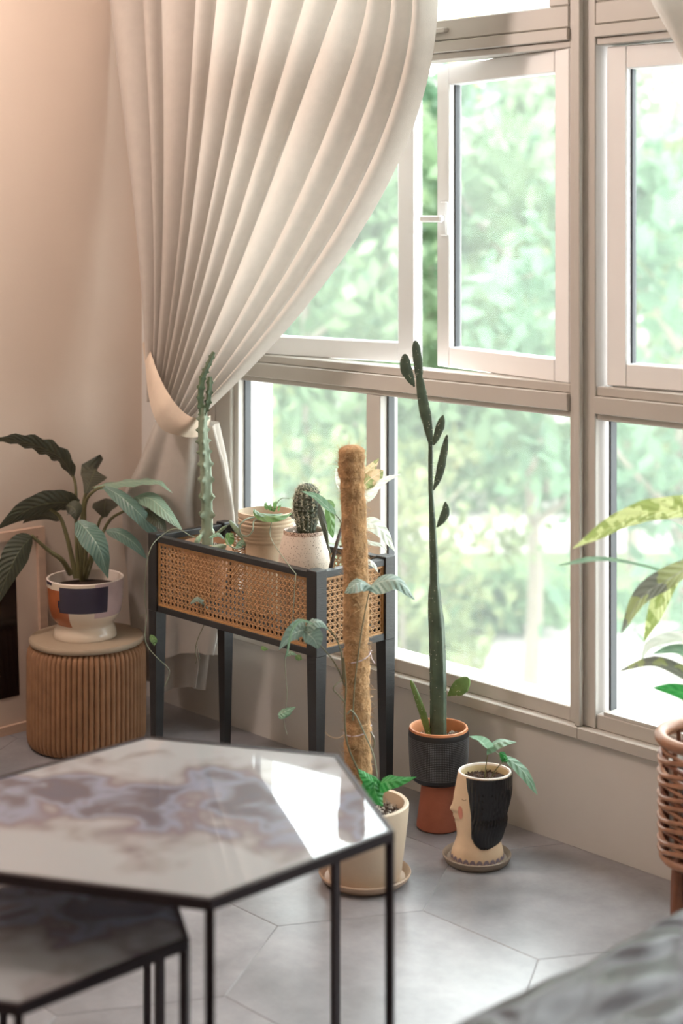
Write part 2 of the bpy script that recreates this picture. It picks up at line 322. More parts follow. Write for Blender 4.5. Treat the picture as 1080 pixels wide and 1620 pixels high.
def leaf(mids, width, material, parent, roll=0.0, fold=0.25, wave=0.0, waves=5, tip=1.0, shape=None, name='leaf', n=14, m=3, curl=0.0):
    """mids = [(px, py, depth)] along the midrib; width = broadest, metres; roll turns the blade about the midrib"""
    pts = spline([at(*p) for p in mids], n); b = MB(); uv = []
    ph = random.random()*6
    for i, p in enumerate(pts):
        t = i/(n-1); T = nrm(pts[min(i+1, n-1)]-pts[max(i-1, 0)]); V = nrm(p-CAM)
        sd = nrm(np.cross(T, V)); nn = nrm(np.cross(sd, T))
        c, s_ = math.cos(roll+curl*t), math.sin(roll+curl*t); sd2 = sd*c+nn*s_; nn2 = nn*c-sd*s_
        w = lerp_table(shape, t) if shape else (math.sin(PI*min(1, t**0.75))**0.8 if t < 1 else 0)
        w = max(w, 0.02)*width/2
        for k in range(-m, m+1):
            q = k/m; b.v.append(tuple(p+sd2*w*q*(1+0.0)+nn2*(abs(q)*fold*w+wave*w*math.sin(ph+t*waves*2*PI+q)*abs(q)))); uv.append((t, q*0.5+0.5))
    r = 2*m+1
    for i in range(n-1):
        for k in range(r-1): b.f.append((i*r+k, i*r+k+1, (i+1)*r+k+1, (i+1)*r+k)); b.mi.append(0)
    b.uv = uv
    return b.build(name, material, parent, smooth='all')
def stalk(mids, r0, r1, material, parent, name='stem', n=14, sides=7):
    pts = spline([at(*p) for p in mids], n)
    return MB().tube(pts, [r0+(r1-r0)*i/(n-1) for i in range(n)], sides).build(name, material, parent)
HEART = [(0, 0.3), (0.05, 0.75), (0.15, 1.0), (0.3, 0.96), (0.5, 0.75), (0.7, 0.47), (0.87, 0.2), (1, 0.0)]
ARROW = [(0, 0.2), (0.04, 0.85), (0.12, 1.0), (0.25, 0.82), (0.45, 0.72), (0.65, 0.52), (0.85, 0.22), (1, 0.0)]

# ------------------------------------------------------------------ room shell
XL, XR, YB, ZC = -0.05, 4.75, -4.3, 2.72        # left wall, right wall, back wall, ceiling
fl = struct(MB().box(XL-0.15, XR+0.15, YB-0.15, 0.3, -0.12, -0.0013).build('floor', M_['grout'], smooth=False))
def clip(poly, x0, x1, y0, y1):
    for ax, lim, sg in ((0, x0, 1), (0, x1, -1), (1, y0, 1), (1, y1, -1)):
        out = []
        for i, p in enumerate(poly):
            q = poly[i-1]; ip = (p[ax]-lim)*sg >= 0; iq = (q[ax]-lim)*sg >= 0
            if ip != iq:
                t = (lim-q[ax])/(p[ax]-q[ax]); out.append((q[0]+(p[0]-q[0])*t, q[1]+(p[1]-q[1])*t))
            if ip: out.append(p)
        poly = out
        if len(poly) < 3: return []
    return poly
HEXS = 0.309
tile_meshes = {}
def tile_mesh(poly, cx, cy):
    k = tuple((round(x-cx, 3), round(y-cy, 3)) for x, y in poly)
    if k in tile_meshes: return tile_meshes[k]
    ctr = np.mean(np.array(poly), axis=0); n = len(poly); v = []
    for ins, z in ((0.0008, -0.02), (0.0007, -0.0005), (0.0014, 0.0)):
        for p in poly:
            d = nrm(np.array(p)-ctr); q = np.array(p)-d*ins*1.15; v.append((q[0]-cx, q[1]-cy, z))
    f = [tuple(2*n+i for i in range(n))]+[(j*n+i, j*n+(i+1) % n, (j+1)*n+(i+1) % n, (j+1)*n+i) for j in (0, 1) for i in range(n)]
    me = bpy.data.meshes.new('tile'); me.from_pydata(v, [], f); me.materials.append(M_['tile']); me.update(); tile_meshes[k] = me
    return me
for q in range(-5, 9):
    for r in range(-12, 12):
        cx = 1.747+1.5*HEXS*q; cy = -0.768+math.sqrt(3)*HEXS*(r+(q % 2)*0.5)
        poly = [(cx+HEXS*math.cos(PI/3*k), cy+HEXS*math.sin(PI/3*k)) for k in range(6)]
        poly = clip(poly, XL, XR, YB, 0.0)
        if not poly: continue
        o = bpy.data.objects.new('tile', tile_mesh(poly, cx, cy)); o.location = (cx, cy, 0); o.parent = fl; COL.objects.link(o)
struct(MB().box(XL-0.15, XL, YB-0.15, 0.3, 0, ZC).build('wall_left', M_['wall'], smooth=False))
struct(MB().box(XR, XR+0.15, YB-0.15, 0.3, 0, ZC).build('wall_right', M_['wall'], smooth=False))
struct(MB().box(XL, XR, YB-0.15, YB, 0, ZC).build('wall_back', M_['wall'], smooth=False))
struct(MB().box(XL-0.15, XR+0.15, YB-0.15, 0.3, ZC, ZC+0.15).build('ceiling', M_['ceil'], smooth=False))
ZS, ZT, ZU, ZW = 0.253, 1.0, 1.84, 2.55          # sill, transom, upper rail, head of the windows
WX0, WX1 = 0.30, 4.25
w = MB(); w.box(XL, XR, 0, 0.22, 0, ZS); w.box(XL, WX0, 0, 0.22, ZS, ZW); w.box(WX1, XR, 0, 0.22, ZS, ZW); w.box(XL, XR, 0, 0.22, ZW, ZC)
struct(w.build('wall_window', M_['wallw'], smooth=False))

# ------------------------------------------------------------------ windows (each: fixed lights below, casements above, a top light over the rail)
FR = M_['frame']
def pane_with_gasket(parent, x0, x1, z0, z1, y0=0.012, dep=0.044):
    """reveal, gasket strip and pane inside a frame opening"""
    g = MB()
    for a in ((x0, x0+0.006, z0, z1), (x1-0.006, x1, z0, z1)):
        g.box(a[0], a[1], y0+dep*0.5, y0+dep, a[2], a[3])
    g.build('gasket', M_['gasket'], parent, smooth=False)
    MB().box(x0+0.001, x1-0.001, y0+dep, y0+dep+0.005, z0+0.001, z1-0.001).build('pane', M_['glass'], parent, smooth=False)
def sash(parent, w, h, x_hinge, y_hinge, z0, angle, side, latch=False):
    """casement leaf hinged at x_hinge, opening outwards; side=+1 leaf runs to +X from the hinge, -1 to -X"""
    e = bpy.data.objects.new('casement', None); COL.objects.link(e); e.parent = parent
    e.location = (x_hinge-parent.location.x, y_hinge-parent.location.y, z0-parent.location.z); e.rotation_euler = (0, 0, angle*side); e.empty_display_size = 0.05
    t = 0.042; st = 0.053
    def bl(name, m, boxes, bev=0.003):
        b = MB()
        for x0, x1, y0, y1, a, c in boxes:
            if side < 0: x0, x1 = -x1, -x0
            b.box(x0, x1, y0, y1, a, c, bev)
        me = b; o = None
        mesh = bpy.data.meshes.new(name); mesh.from_pydata(me.v, [], me.f); mesh.materials.append(m); mesh.update()
        o = bpy.data.objects.new(name, mesh); o.parent = e; COL.objects.link(o); return o
    bl('sash_frame', M_['sash'], [(0, st, 0, t, 0, h), (w-st, w, 0, t, 0, h), (st, w-st, 0, t, 0, st), (st, w-st, 0, t, h-st, h)])
    bl('gasket', M_['gasket'], [(st, st+0.005, 0.018, t-0.008, st, h-st), (w-st-0.005, w-st, 0.018, t-0.008, st, h-st)], 0)
    bl('pane', M_['glass'], [(st, w-st, t-0.014, t-0.009, st, h-st)], 0)
    if latch:
        hz = h*0.49
        bl('latch_handle', M_['plastic'], [(w-0.052, w-0.022, -0.008, 0, hz-0.045, hz+0.045), (w-0.045, w-0.029, -0.03, 0, hz-0.008, hz+0.008), (w-0.072, w+0.02, -0.042, -0.028, hz-0.009, hz+0.009)], 0.004)
    else:
        bl('keeper', M_['plastic'], [(w-0.014, w+0.002, -0.006, 0, h*0.44, h*0.56)], 0)
    return e
def window(n, x0, x1, xm, left_jamb, panes_open):
    """x0..x1 inner opening; mullions outside it belong to the frame of this window"""
    r = bpy.data.objects.new('window_%d' % n, None); COL.objects.link(r); r.location = (x0, 0, ZS); r['kind'] = 'structure'
    b = MB(); xa = x0-(0.07 if left_jamb else 0.0374); xb = x1+0.0374; b.box(xa, xb, -0.012, 0.03, ZS+0.0004, ZS+0.028, 0.002); b.box(xa, xb, 0.0301, 0.2, ZS+0.0004, ZS+0.022)
    b.build('window_sill', FR, r, smooth=False)
    b = MB(); b.box(x0, x1, 0.012, 0.06, ZS+0.028, ZS+0.062, 0.002); b.box(x0+0.019, xm-0.027, 0.013, 0.059, ZS+0.0625, ZS+0.07)
    b.box(x0, x1, 0.0125, 0.06, 0.985, 0.9996, 0.002)
    b.build('bottom_rail', FR, r, smooth=False)
    b = MB(); b.box(x0, x1, 0.0, 0.075, 1.0, 1.040, 0.002); b.box(x0, x1, 0.012, 0.0745, 1.0404, 1.062, 0.002)
    b.build('transom', FR, r, smooth=False)
    b = MB(); b.box(x0, x1, 0.012, 0.0745, ZU, 1.8566, 0.002); b.box(x0, x1, 0.0, 0.075, 1.857, 1.885, 0.002); b.box(x0+0.0005, x1-0.0005, 0.006, 0.06, 1.887, 1.938, 0.003)
    b.build('top_rail', FR, r, smooth=False)
    b = MB(); b.box(x0+0.02, x1-0.02, 0.006, 0.06, ZW-0.055, ZW-0.003, 0.003); b.box(x0+0.0005, x0+0.05, 0.0065, 0.0595, 1.9385, ZW-0.0555, 0.003); b.box(x1-0.06, x1-0.0005, 0.0065, 0.0595, 1.9385, ZW-0.0555, 0.003)
    b.build('top_light_frame', FR, r, smooth=False)
    MB().box(xm-0.026, xm+0.026, 0.008, 0.0745, ZS+0.0625, 0.9846, 0.002).build('lower_mullion', FR, r, smooth=False)
    jl = MB()
    if left_jamb:
        jl.box(x0-0.0698, x0-0.0004, 0.0, 0.075, ZS+0.0285, ZW-0.0005, 0.002); jl.box(x0, x0+0.018, 0.0135, 0.0585, ZS+0.063, 0.9846)
        jl.build('jamb', FR, r, smooth=False)
    m = MB(); m.box(x1+0.0004, x1+0.0746, 0.008, 0.075, ZS+0.0285, ZW-0.0005, 0.002); m.box(x1+0.026, x1+0.042, -0.008, 0.0079, ZS+0.0285, ZW-0.0005, 0.002)
    m.build('mullion', FR, r, smooth=False)
    pane_with_gasket(r, x0+0.018, xm-0.026, ZS+0.07, 0.985); pane_with_gasket(r, xm+0.026, x1, ZS+0.062, 0.985)
    pane_with_gasket(r, x0+0.05, x1-0.06, 1.938, ZW-0.055, 0.004, 0.035)
    lt = MB(); lx = x0+0.66*(x1-x0)
    lt.box(lx-0.045, lx+0.035, -0.012, 0.006, 1.905, 1.917, 0.002); lt.box(lx-0.04, lx-0.024, -0.02, 0.006, 1.878, 1.91, 0.003)
    lt.build('top_light_latch', FR, r, smooth=False)
    return r
w1 = window(1, 0.37, 1.578, 0.935, True, None)
sash(w1, 0.60, 0.778, 0.385, 0.012, 1.062, math.radians(10.5), 1)
sash(w1, 0.525, 0.778, 1.574, 0.012, 1.062, math.radians(11.5), -1, True)
w2 = window(2, 1.653, 2.861, 2.257, False, None)
sash(w2, 0.56, 0.772, 1.670, 0.026, 1.064, math.radians(4), 1)
sash(w2, 0.57, 0.772, 2.858, 0.014, 1.064, math.radians(6), -1, True)
w3 = window(3, 2.936, 4.144, 3.54, False, None)
sash(w3, 0.60, 0.772, 2.94, 0.014, 1.064, math.radians(1), 1)
sash(w3, 0.60, 0.772, 4.142, 0.014, 1.064, math.radians(1), -1, True)

# ------------------------------------------------------------------ curtains, tieback
def sheet(rows, mat_, name, parent, thick=0.0):
    b = MB(); nu = len(rows[0])
    for r in rows: b.v += [tuple(p) for p in r]
    for i in range(len(rows)-1):
        for k in range(nu-1): b.f.append((i*nu+k, i*nu+k+1, (i+1)*nu+k+1, (i+1)*nu+k)); b.mi.append(0)
    return b.build(name, mat_, parent, smooth='all')
ct = thing('curtain', 'long beige linen curtain tied back beside the cream wall', 'curtain', (0.3, -0.13, 2.66))
YC = -0.13
NU, NV = 260, 46
folds = [0.0, 0.11, 0.16, 0.27, 0.33, 0.43, 0.50, 0.60, 0.70, 0.80, 0.875, 0.94, 1.0]     # ridge lines across the cloth
def pleat(u):
    for a, c in zip(folds, folds[1:]):
        if u <= c:
            t = (u-a)/(c-a); return (math.sin(PI*t)**0.7), (c-a)
    return 0, 0.05
rows = []
for j in range(NV):
    t = j/(NV-1); row = []
    for i in range(NU):
        u = i/(NU-1)
        xt = 172+516*u; xg = 260+62*u; yg = 634+30*u-26*math.sin(PI*u)*(1-u)+ (8*u)
        yy = -330+(yg+330)*t
        yf = min(max(yy/yg, -0.6), 1)
        p = 1.08-0.12*math.sin(PI*u)+0.80*max(0, (u-0.70)/0.30)**1.25
        g = 1-(yf**p) if yf > 0 else 1-yf*(0.55-0.25*u)
        px = xg+(xt-xg)*g
        P = ony(px, yy, YC); d, wd = pleat(u)
        amp = (0.035+0.25*wd)*(0.55+0.45*(1-max(0, yf)))*(1.0 if u < 0.80 else 1.35)
        P[1] -= amp*(d-0.3); P[0] += 0.3*amp*(d-0.5)
        P[1] -= 0.05*max(0, yf)**3
        row.append(P)
    rows.append(row)
sheet(rows, M_['cloth'], 'gathered_panel', ct)
def bundle(name, left, right, y0, y1, dep, nf, ph, yc):
    """cloth gathered round: a closed, pleated cross-section between two picture outlines"""
    rows = []
    for j in range(34):
        t = j/33; row = []
        pa = ony(lerp_table(left, t), y0+(y1-y0)*t, yc); pb = ony(lerp_table(right, t), y0+(y1-y0)*t, yc); c = (pa+pb)/2; hw = np.linalg.norm(pb-pa)/2
        for i in range(161):
            a = 2*PI*i/160; f = 0.27*min(1, 0.4+t*2)*(math.sin(nf*a+ph+0.7*math.sin(3*t+a))+0.45*math.sin((nf*2-3)*a+2.2*t+ph))
            r = 1+f*(0.7+0.3*math.sin(2*a+4*t))
            p = c+np.array([hw*math.cos(a)*r, -dep*(0.6+0.4*min(1, 3*t))*(1-0.4*t)*math.sin(a)*r, 0]); p[0] -= 0.70*hw*max(0, math.sin(a))*min(1, 0.3+2*t); p[2] += 0.010*math.sin(3*a+1)*t*t
            row.append(p)
        rows.append(row)
    sheet(rows, M_['cloth'], name, ct)
bundle('hanging_tail', [(0, 268), (0.15, 258), (0.4, 252), (1, 262)], [(0, 322), (0.2, 326), (0.6, 322), (1, 306)], 668, 1084, 0.085, 7, 0.4, -0.125)
bundle('hanging_tail', [(0, 264), (0.12, 256), (0.38, 244), (0.7, 248), (1, 254)], [(0, 332), (0.15, 340), (0.5, 344), (1, 324)], 668, 1028, 0.125, 7, 1.9, -0.150)
tb = thing('curtain_tieback', 'beige cloth tieback band hooked to the cream wall', 'tieback', onx(232, 540, XL))
up = spline([(233, 536), (240, 562), (252, 595), (268, 625), (286, 648), (304, 660), (322, 661), (333, 657)], 26); lo = spline([(225, 543), (230, 580), (234, 620), (242, 655), (256, 679), (278, 688), (304, 692), (333, 688)], 26)
rows = []
for i in range(26):
    t = i/25
    yd = lerp_table([(0, -0.03), (0.06, -0.06), (0.15, -0.27), (0.45, -0.32), (0.75, -0.30), (0.9, -0.22), (1, -0.06)], t); row = []
    for k in range(7):
        q = k/6; a = np.array(up[i])*(1-q)+np.array(lo[i])*q
        row.append(ony(a[0], a[1], yd-0.012*math.sin(PI*q)))
    rows.append(row)
sheet(rows, M_['band'], 'band', tb)
hk = onx(232, 540, XL)
MB().tube([hk+np.array([0.0, 0, 0]), hk+np.array([0.03, -0.01, 0]), hk+np.array([0.035, 0.01, 0.0]), hk+np.array([0.035, 0.02, 0.022])], 0.0045, 8).build('hook', M_['hook'], tb)
MB().box(hk[0], hk[0]+0.004, hk[1]-0.016, hk[1]+0.016, hk[2]-0.018, hk[2]+0.018, 0.001).build('hook_plate', M_['hook'], tb)
c2 = thing('curtain', 'beige linen curtain edge hanging at the top right corner of the windows', 'curtain', ony(1120, 0, YC))
rows = []
for j in range(34):
    t = j/33; row = []
    for i in range(120):
        u = i/119; yy = -420+(430+420)*t; yf = max(0, yy/600)
        x0 = 1033+ (300*yf**0.92 if yy > 0 else 0) + (0.12*yy if yy < 0 else 0)
        px = x0+(1330-x0)*u
        P = ony(px, yy, -0.10); P[1] -= 0.035*(math.sin(9*PI*u)*0.5+0.5); row.append(P)
    rows.append(row)
sheet(rows, M_['cloth'], 'gathered_panel', c2)

# ------------------------------------------------------------------ outside: ground, building, trees
ZG = -4.2
struct(MB().box(-75, 40, 2, 95, ZG-0.3, ZG).build('ground', M_['paving'], smooth=False))
def world2(d, lat, z=0): 
    p = CAM+d*FWD+lat*RGT; p[2] = z; return p
def patch(name, d0, d1, l0, l1, z, m):
    q = [world2(d0, l0, z), world2(d0, l1, z), world2(d1, l1, z), world2(d1, l0, z)]
    lo_ = [p-np.array([0, 0, 0.08]) for p in q]
    o = MB().hull8(lo_, q).build(name, m, smooth=False); o['kind'] = 'structure'; return o
patch('lawn', 22.5, 27, -14, 16, ZG+0.05, M_['lawn'])
patch('lawn', 33, 44, -18, 20, ZG+0.05, M_['lawn'])
def hedge(name, label, d, l0, l1, h):
    r = np.random.default_rng(int(d*10)); b = MB(); n = int((l1-l0)*170)
    for i in range(n):
        p = world2(d+r.normal(0, 0.3), r.uniform(l0, l1), ZG+r.uniform(0.05, h)); a = nrm(r.normal(size=3)); c = nrm(np.cross(a, r.normal(size=3)))*0.09; a = a*0.16
        b.add([p-a, p+c, p+a, p-c], [(0, 1, 2, 3)])
    o = b.build(name, M_['hedge'], origin=world2(d, (l0+l1)/2, ZG)); tag(o, label, 'hedge'); return o
hedge('hedge', 'low clipped green hedge beyond the pale pavement below the window', 22, -3.5, 3.0, 0.8)
hedge('hedge', 'long pale green hedge along the foot of the far building', 31, -9, 9, 1.3)
def building(name, label, d, l0, l1, z1, floors, wallm, nwin, bal, deep=9):
    org = world2(d, (l0+l1)/2, ZG); r = thing(name, label, 'building', org); r['kind'] = 'thing'
    q = [world2(d, l0, ZG), world2(d, l1, ZG), world2(d+deep, l1, ZG), world2(d+deep, l0, ZG)]; hi = [p+np.array([0, 0, z1-ZG]) for p in q]
    MB().hull8(q, hi).build('wall', wallm, r, smooth=False)
    fh = (z1-ZG)/floors
    for k in range(floors):
        z = ZG+k*fh
        if bal and k:
            a = [world2(d-1.3, l0+0.3, z-0.15), world2(d-1.3, l1-0.3, z-0.15), world2(d, l1-0.3, z-0.15), world2(d, l0+0.3, z-0.15)]
            MB().hull8(a, [p+np.array([0, 0, 0.22]) for p in a]).build('balcony_slab', M_['rail'], r, smooth=False)
            a = [world2(d-1.3, l0+0.3, z), world2(d-1.3, l1-0.3, z), world2(d-1.2, l1-0.3, z), world2(d-1.2, l0+0.3, z)]
            MB().hull8(a, [p+np.array([0, 0, 1.0]) for p in a]).build('balcony_rail', M_['rail'], r, smooth=False)
        for i in range(nwin):
            l = l0+(i+0.5)*(l1-l0)/nwin; ww = (l1-l0)/nwin*0.32
            a = [world2(d-0.06, l-ww, z+0.9), world2(d-0.06, l+ww, z+0.9), world2(d, l+ww, z+0.9), world2(d, l-ww, z+0.9)]
            MB().hull8(a, [p+np.array([0, 0, fh*0.5]) for p in a]).build('window', M_['shade'], r, smooth=False)
    return r
building('apartment_building', 'pale apartment block with white balconies behind the trees', 46, -16, 20, 13.5, 6, M_['facade'], 9, True)
building('stair_tower', 'narrow ochre yellow building part standing before the pale apartment block', 35.5, 2.42, 3.05, 9.5, 4, M_['ochre'], 1, False, 2.0)
def crown_mesh(seed, m, clumps=36, per=70, size=0.23):
    r = np.random.default_rng(seed); b = MB()
    for k in range(clumps):
        a = r.uniform(0, 2*PI); rr = math.sqrt(r.uniform(0, 1)); z = r.uniform(0, 1); rad = 1.75*math.sin(PI*(0.12+0.8*z))**0.7
        c = np.array([rr*rad*math.cos(a), rr*rad*math.sin(a), 1.7+3.9*z]); s_ = r.uniform(0.35, 0.7)
        for i in range(per):
            p = c+r.normal(size=3)*s_*np.array([0.62, 0.62, 0.32]); u = nrm(r.normal(size=3)+np.array([0, 0, 0.2])); v = nrm(np.cross(u, r.normal(size=3)))
            L_ = size*r.uniform(0.7, 1.3)
            b.add([p-u*L_*0.5, p+v*L_*0.28, p+u*L_*0.6, p-v*L_*0.28], [(0, 1, 2, 3)])
    o = b.build('crown', m); me = o.data; bpy.data.objects.remove(o); return me
crowns = [crown_mesh(11, M_['leafA']), crown_mesh(12, M_['leafB'], 25), crown_mesh(13, M_['leafC'], 30, 85)]
def trunk_mesh(seed):
    r = np.random.default_rng(seed); b = MB()
    pts = spline([np.array([0, 0, 0]), np.array([0.04, 0.03, 1.0]), np.array([-0.05, 0.05, 2.4]), np.array([0.02, 0, 4.6])], 10)
    b.tube(pts, [0.085*(1-0.075*i) for i in range(10)], 8)
    for k in range(6):
        z = 1.5+0.45*k; a = k*2.2; p = np.array([0, 0, z]); q = np.array([1.0*math.cos(a), 1.0*math.sin(a), z+0.8])
        b.tube(spline([p, p*0.5+q*0.5+np.array([0, 0, -0.05]), q], 5), [0.035, 0.03, 0.024, 0.018, 0.01], 5)
    o = b.build('trunk', M_['bark']); me = o.data; bpy.data.objects.remove(o); return me
trunks = [trunk_mesh(1), trunk_mesh(2)]
TREES = [(838, 19.3, 0, 1.30, 'slim street tree with a bare trunk seen through the large lower pane'),
         (690, 25.0, 1, 1.45, 'leafy green tree behind the tall cactus'), (640, 16.0, 2, 0.66, 'low yellow-green tree outside the middle of the windows'),
         (480, 19.0, 0, 1.25, 'bright green tree outside the lower left pane'), (330, 24.0, 1, 1.4, 'darker green tree behind the hanging curtain edge'),
         (1080, 15.5, 1, 1.15, 'dense green tree outside the right window'), (1000, 25.5, 2, 1.4, 'pale tree at the far side of the right window'),
         (860, 32.5, 0, 1.6, 'tall tree behind the thick white mullion'), (775, 41.0, 1, 1.5, 'tall distant tree seen through the open casement'),
         (560, 31.0, 1, 1.5, 'tall distant tree behind the left casement'), (250, 15.0, 2, 0.8, 'yellow-green tree hidden mostly by the curtain')]
for i, (px, d, k, s_, lab) in enumerate(TREES):
    t = thing('street_tree', lab, 'tree', floor_at(px, d)+np.array([0, 0, ZG]), 'trees outside the windows')
    t.rotation_euler = (0, 0, i*1.3); t.scale = (s_, s_, s_)
    for nm, me in (('trunk', trunks[i % 2]), ('crown', crowns[k])):
        o = bpy.data.objects.new(nm, me); o.parent = t; COL.objects.link(o)
        if nm == 'crown': o['kind'] = 'stuff'

# ------------------------------------------------------------------ nested hexagonal side tables (foreground)
def hex_table(label, cx, cy, R, h, legs, bar=0.012):
    t = thing('side_table', label, 'table', (cx, cy, 0), None)
    V = [np.array([cx+R*math.sin(PI/3*k), cy+R*math.cos(PI/3*k), 0]) for k in range(6)]     # vertex 0 points to +Y, then clockwise
    Z = lambda z: np.array([0, 0, z]); C0 = np.array([cx, cy, 0])
    b = MB(); top = [v+(v-C0)*0 + Z(h) for v in V]
    inn = [C0+(v-C0)*0.975 for v in V]
    vs = [v+Z(h-0.006) for v in inn]+[v+Z(h-0.0015) for v in inn]
    b.add(vs, [(5, 4, 3, 2, 1, 0), (6, 7, 8, 9, 10, 11)]+[(i, (i+1) % 6, 6+(i+1) % 6, 6+i) for i in range(6)])
    b.build('tabletop', M_['table'], t, smooth=False)
    b = MB()
    vs = []
    for s_, z in ((1, h-0.016), (1, h), (0.972, h), (0.972, h-0.016)): vs += [C0+(v-C0)*s_+Z(z) for v in V]
    b.add(vs, [(j*6+i, j*6+(i+1) % 6, ((j+1) % 4)*6+(i+1) % 6, ((j+1) % 4)*6+i) for j in range(4) for i in range(6)])
    b.build('top_rim', M_['iron'], t, smooth=False)
    for k in legs:
        d = nrm(V[k]-C0); s_ = np.cross(d, UP); p = C0+d*(R-bar*0.62)
        f = lambda z: [p-d*bar/2-s_*bar/2+Z(z), p+d*bar/2-s_*bar/2+Z(z), p+d*bar/2+s_*bar/2+Z(z), p-d*bar/2+s_*bar/2+Z(z)]
        MB().hull8(f(0), f(h-0.014)).build('leg', M_['iron'], t, smooth=False)
    return t
hex_table('larger hexagonal side table with antiqued glass top and thin dark steel legs', 1.892, -1.388, 0.358, 0.52, (0, 1, 2, 4, 5))
hex_table('smaller hexagonal side table pushed half under the larger glass topped one', 1.852, -1.662, 0.2835, 0.42, (0, 1, 2, 4, 5))

# ------------------------------------------------------------------ leather seat at the lower right corner
so = thing('leather_sofa', 'grey brown wrinkled leather sofa seat at the bottom right corner', 'sofa', (3.2, -1.45, 0))
def soft_box(x0, x1, y0, y1, z0, z1, n, k, amp, m, name, parent):
    b = bmesh.new(); bmesh.ops.create_cube(b, size=2); bmesh.ops.subdivide_edges(b, edges=b.edges[:], cuts=n, use_grid_fill=True)
    from mathutils import noise
    for v in b.verts:
        c = v.co; q = Vector([math.copysign(abs(x), x) for x in c]); L_ = (abs(q.x)**k+abs(q.y)**k+abs(q.z)**k)**(1/k); q = q/L_*1.0
        p = Vector(((x0+x1)/2+q.x*(x1-x0)/2, (y0+y1)/2+q.y*(y1-y0)/2, (z0+z1)/2+q.z*(z1-z0)/2))
        w_ = Vector((p.x*7+2.2*noise.noise(p*3), p.y*4.5+2.0*noise.noise(p*2.3+Vector((5, 1, 2))), p.z*6))
        nz = noise.noise(w_)-0.6*abs(noise.noise(w_*2.1))
        p += q.normalized()*amp*nz; v.co = p
    mb = MB(); mb.bm(b); return mb.build(name, m, parent, smooth='all')
soft_box(2.555, 3.45, -2.45, -0.62, 0.23, 0.447, 60, 30, 0.006, M_['leather'], 'seat_cushion', so)
MB().box(2.60, 3.42, -2.42, -0.66, 0.07, 0.27, 0.015).build('base_panel', M_['leatherbase'], so)
for x in (2.66, 3.36):
    for y in (-2.35, -0.74): MB().box(x-0.03, x+0.03, y-0.03, y+0.03, 0, 0.08, 0.004).build('leg', M_['iron'], so, smooth=False)

# ------------------------------------------------------------------ cane-fronted black plant stand
SX0, SX1, SY0, SY1 = 0.520, 1.164, -0.406, -0.142
PW, ZB, ZP = 0.035, 0.424, 0.625
ps = thing('plant_stand', 'black wooden plant stand with woven cane panels under the window', 'plant stand', ((SX0+SX1)/2, (SY0+SY1)/2, 0))
for x, sx in ((SX0, 1), (SX1-PW, -1)):
    for y, sy in ((SY0, 1), (SY1-PW, -1)):
        b = MB(); b.box(x, x+PW, y, y+PW, ZB, ZP, 0.0015); b.build('post', M_['blackwood'], ps, smooth=False)
        t = 0.006; i0, i1 = (0.001, 0.008)
        lo = [(x+(t if sx > 0 else 0.009), y+(t if sy > 0 else 0.009), 0), (x+PW-(0.009 if sx > 0 else t), y+(t if sy > 0 else 0.009), 0), (x+PW-(0.009 if sx > 0 else t), y+PW-(0.009 if sy > 0 else t), 0), (x+(t if sx > 0 else 0.009), y+PW-(0.009 if sy > 0 else t), 0)]
        hi = [(x+i0, y+i0, ZB), (x+PW-i0, y+i0, ZB), (x+PW-i0, y+PW-i0, ZB), (x+i0, y+PW-i0, ZB)]
        MB().hull8(lo, hi).build('leg', M_['blackwood'], ps, smooth=False)
RI = 0.004; RT = 0.022
def rail(x0, x1, y0, y1):
    for z0, z1 in ((ZB, 0.440), (0.604, 0.6195)): MB().box(x0, x1, y0, y1, z0, z1, 0.001).build('rail', M_['blackwood'], ps, smooth=False)
rail(SX0+PW, SX1-PW, SY0+RI, SY0+RI+RT); rail(SX0+PW, SX1-PW, SY1-RI-RT, SY1-RI)
rail(SX0+RI, SX0+RI+RT, SY0+PW, SY1-PW); rail(SX1-RI-RT, SX1-RI, SY0+PW, SY1-PW)
MB().box(SX0+0.026, SX1-0.026, SY0+0.026, SY1-0.026, 0.440, 0.452).build('shelf', M_['blackwood'], ps, smooth=False)
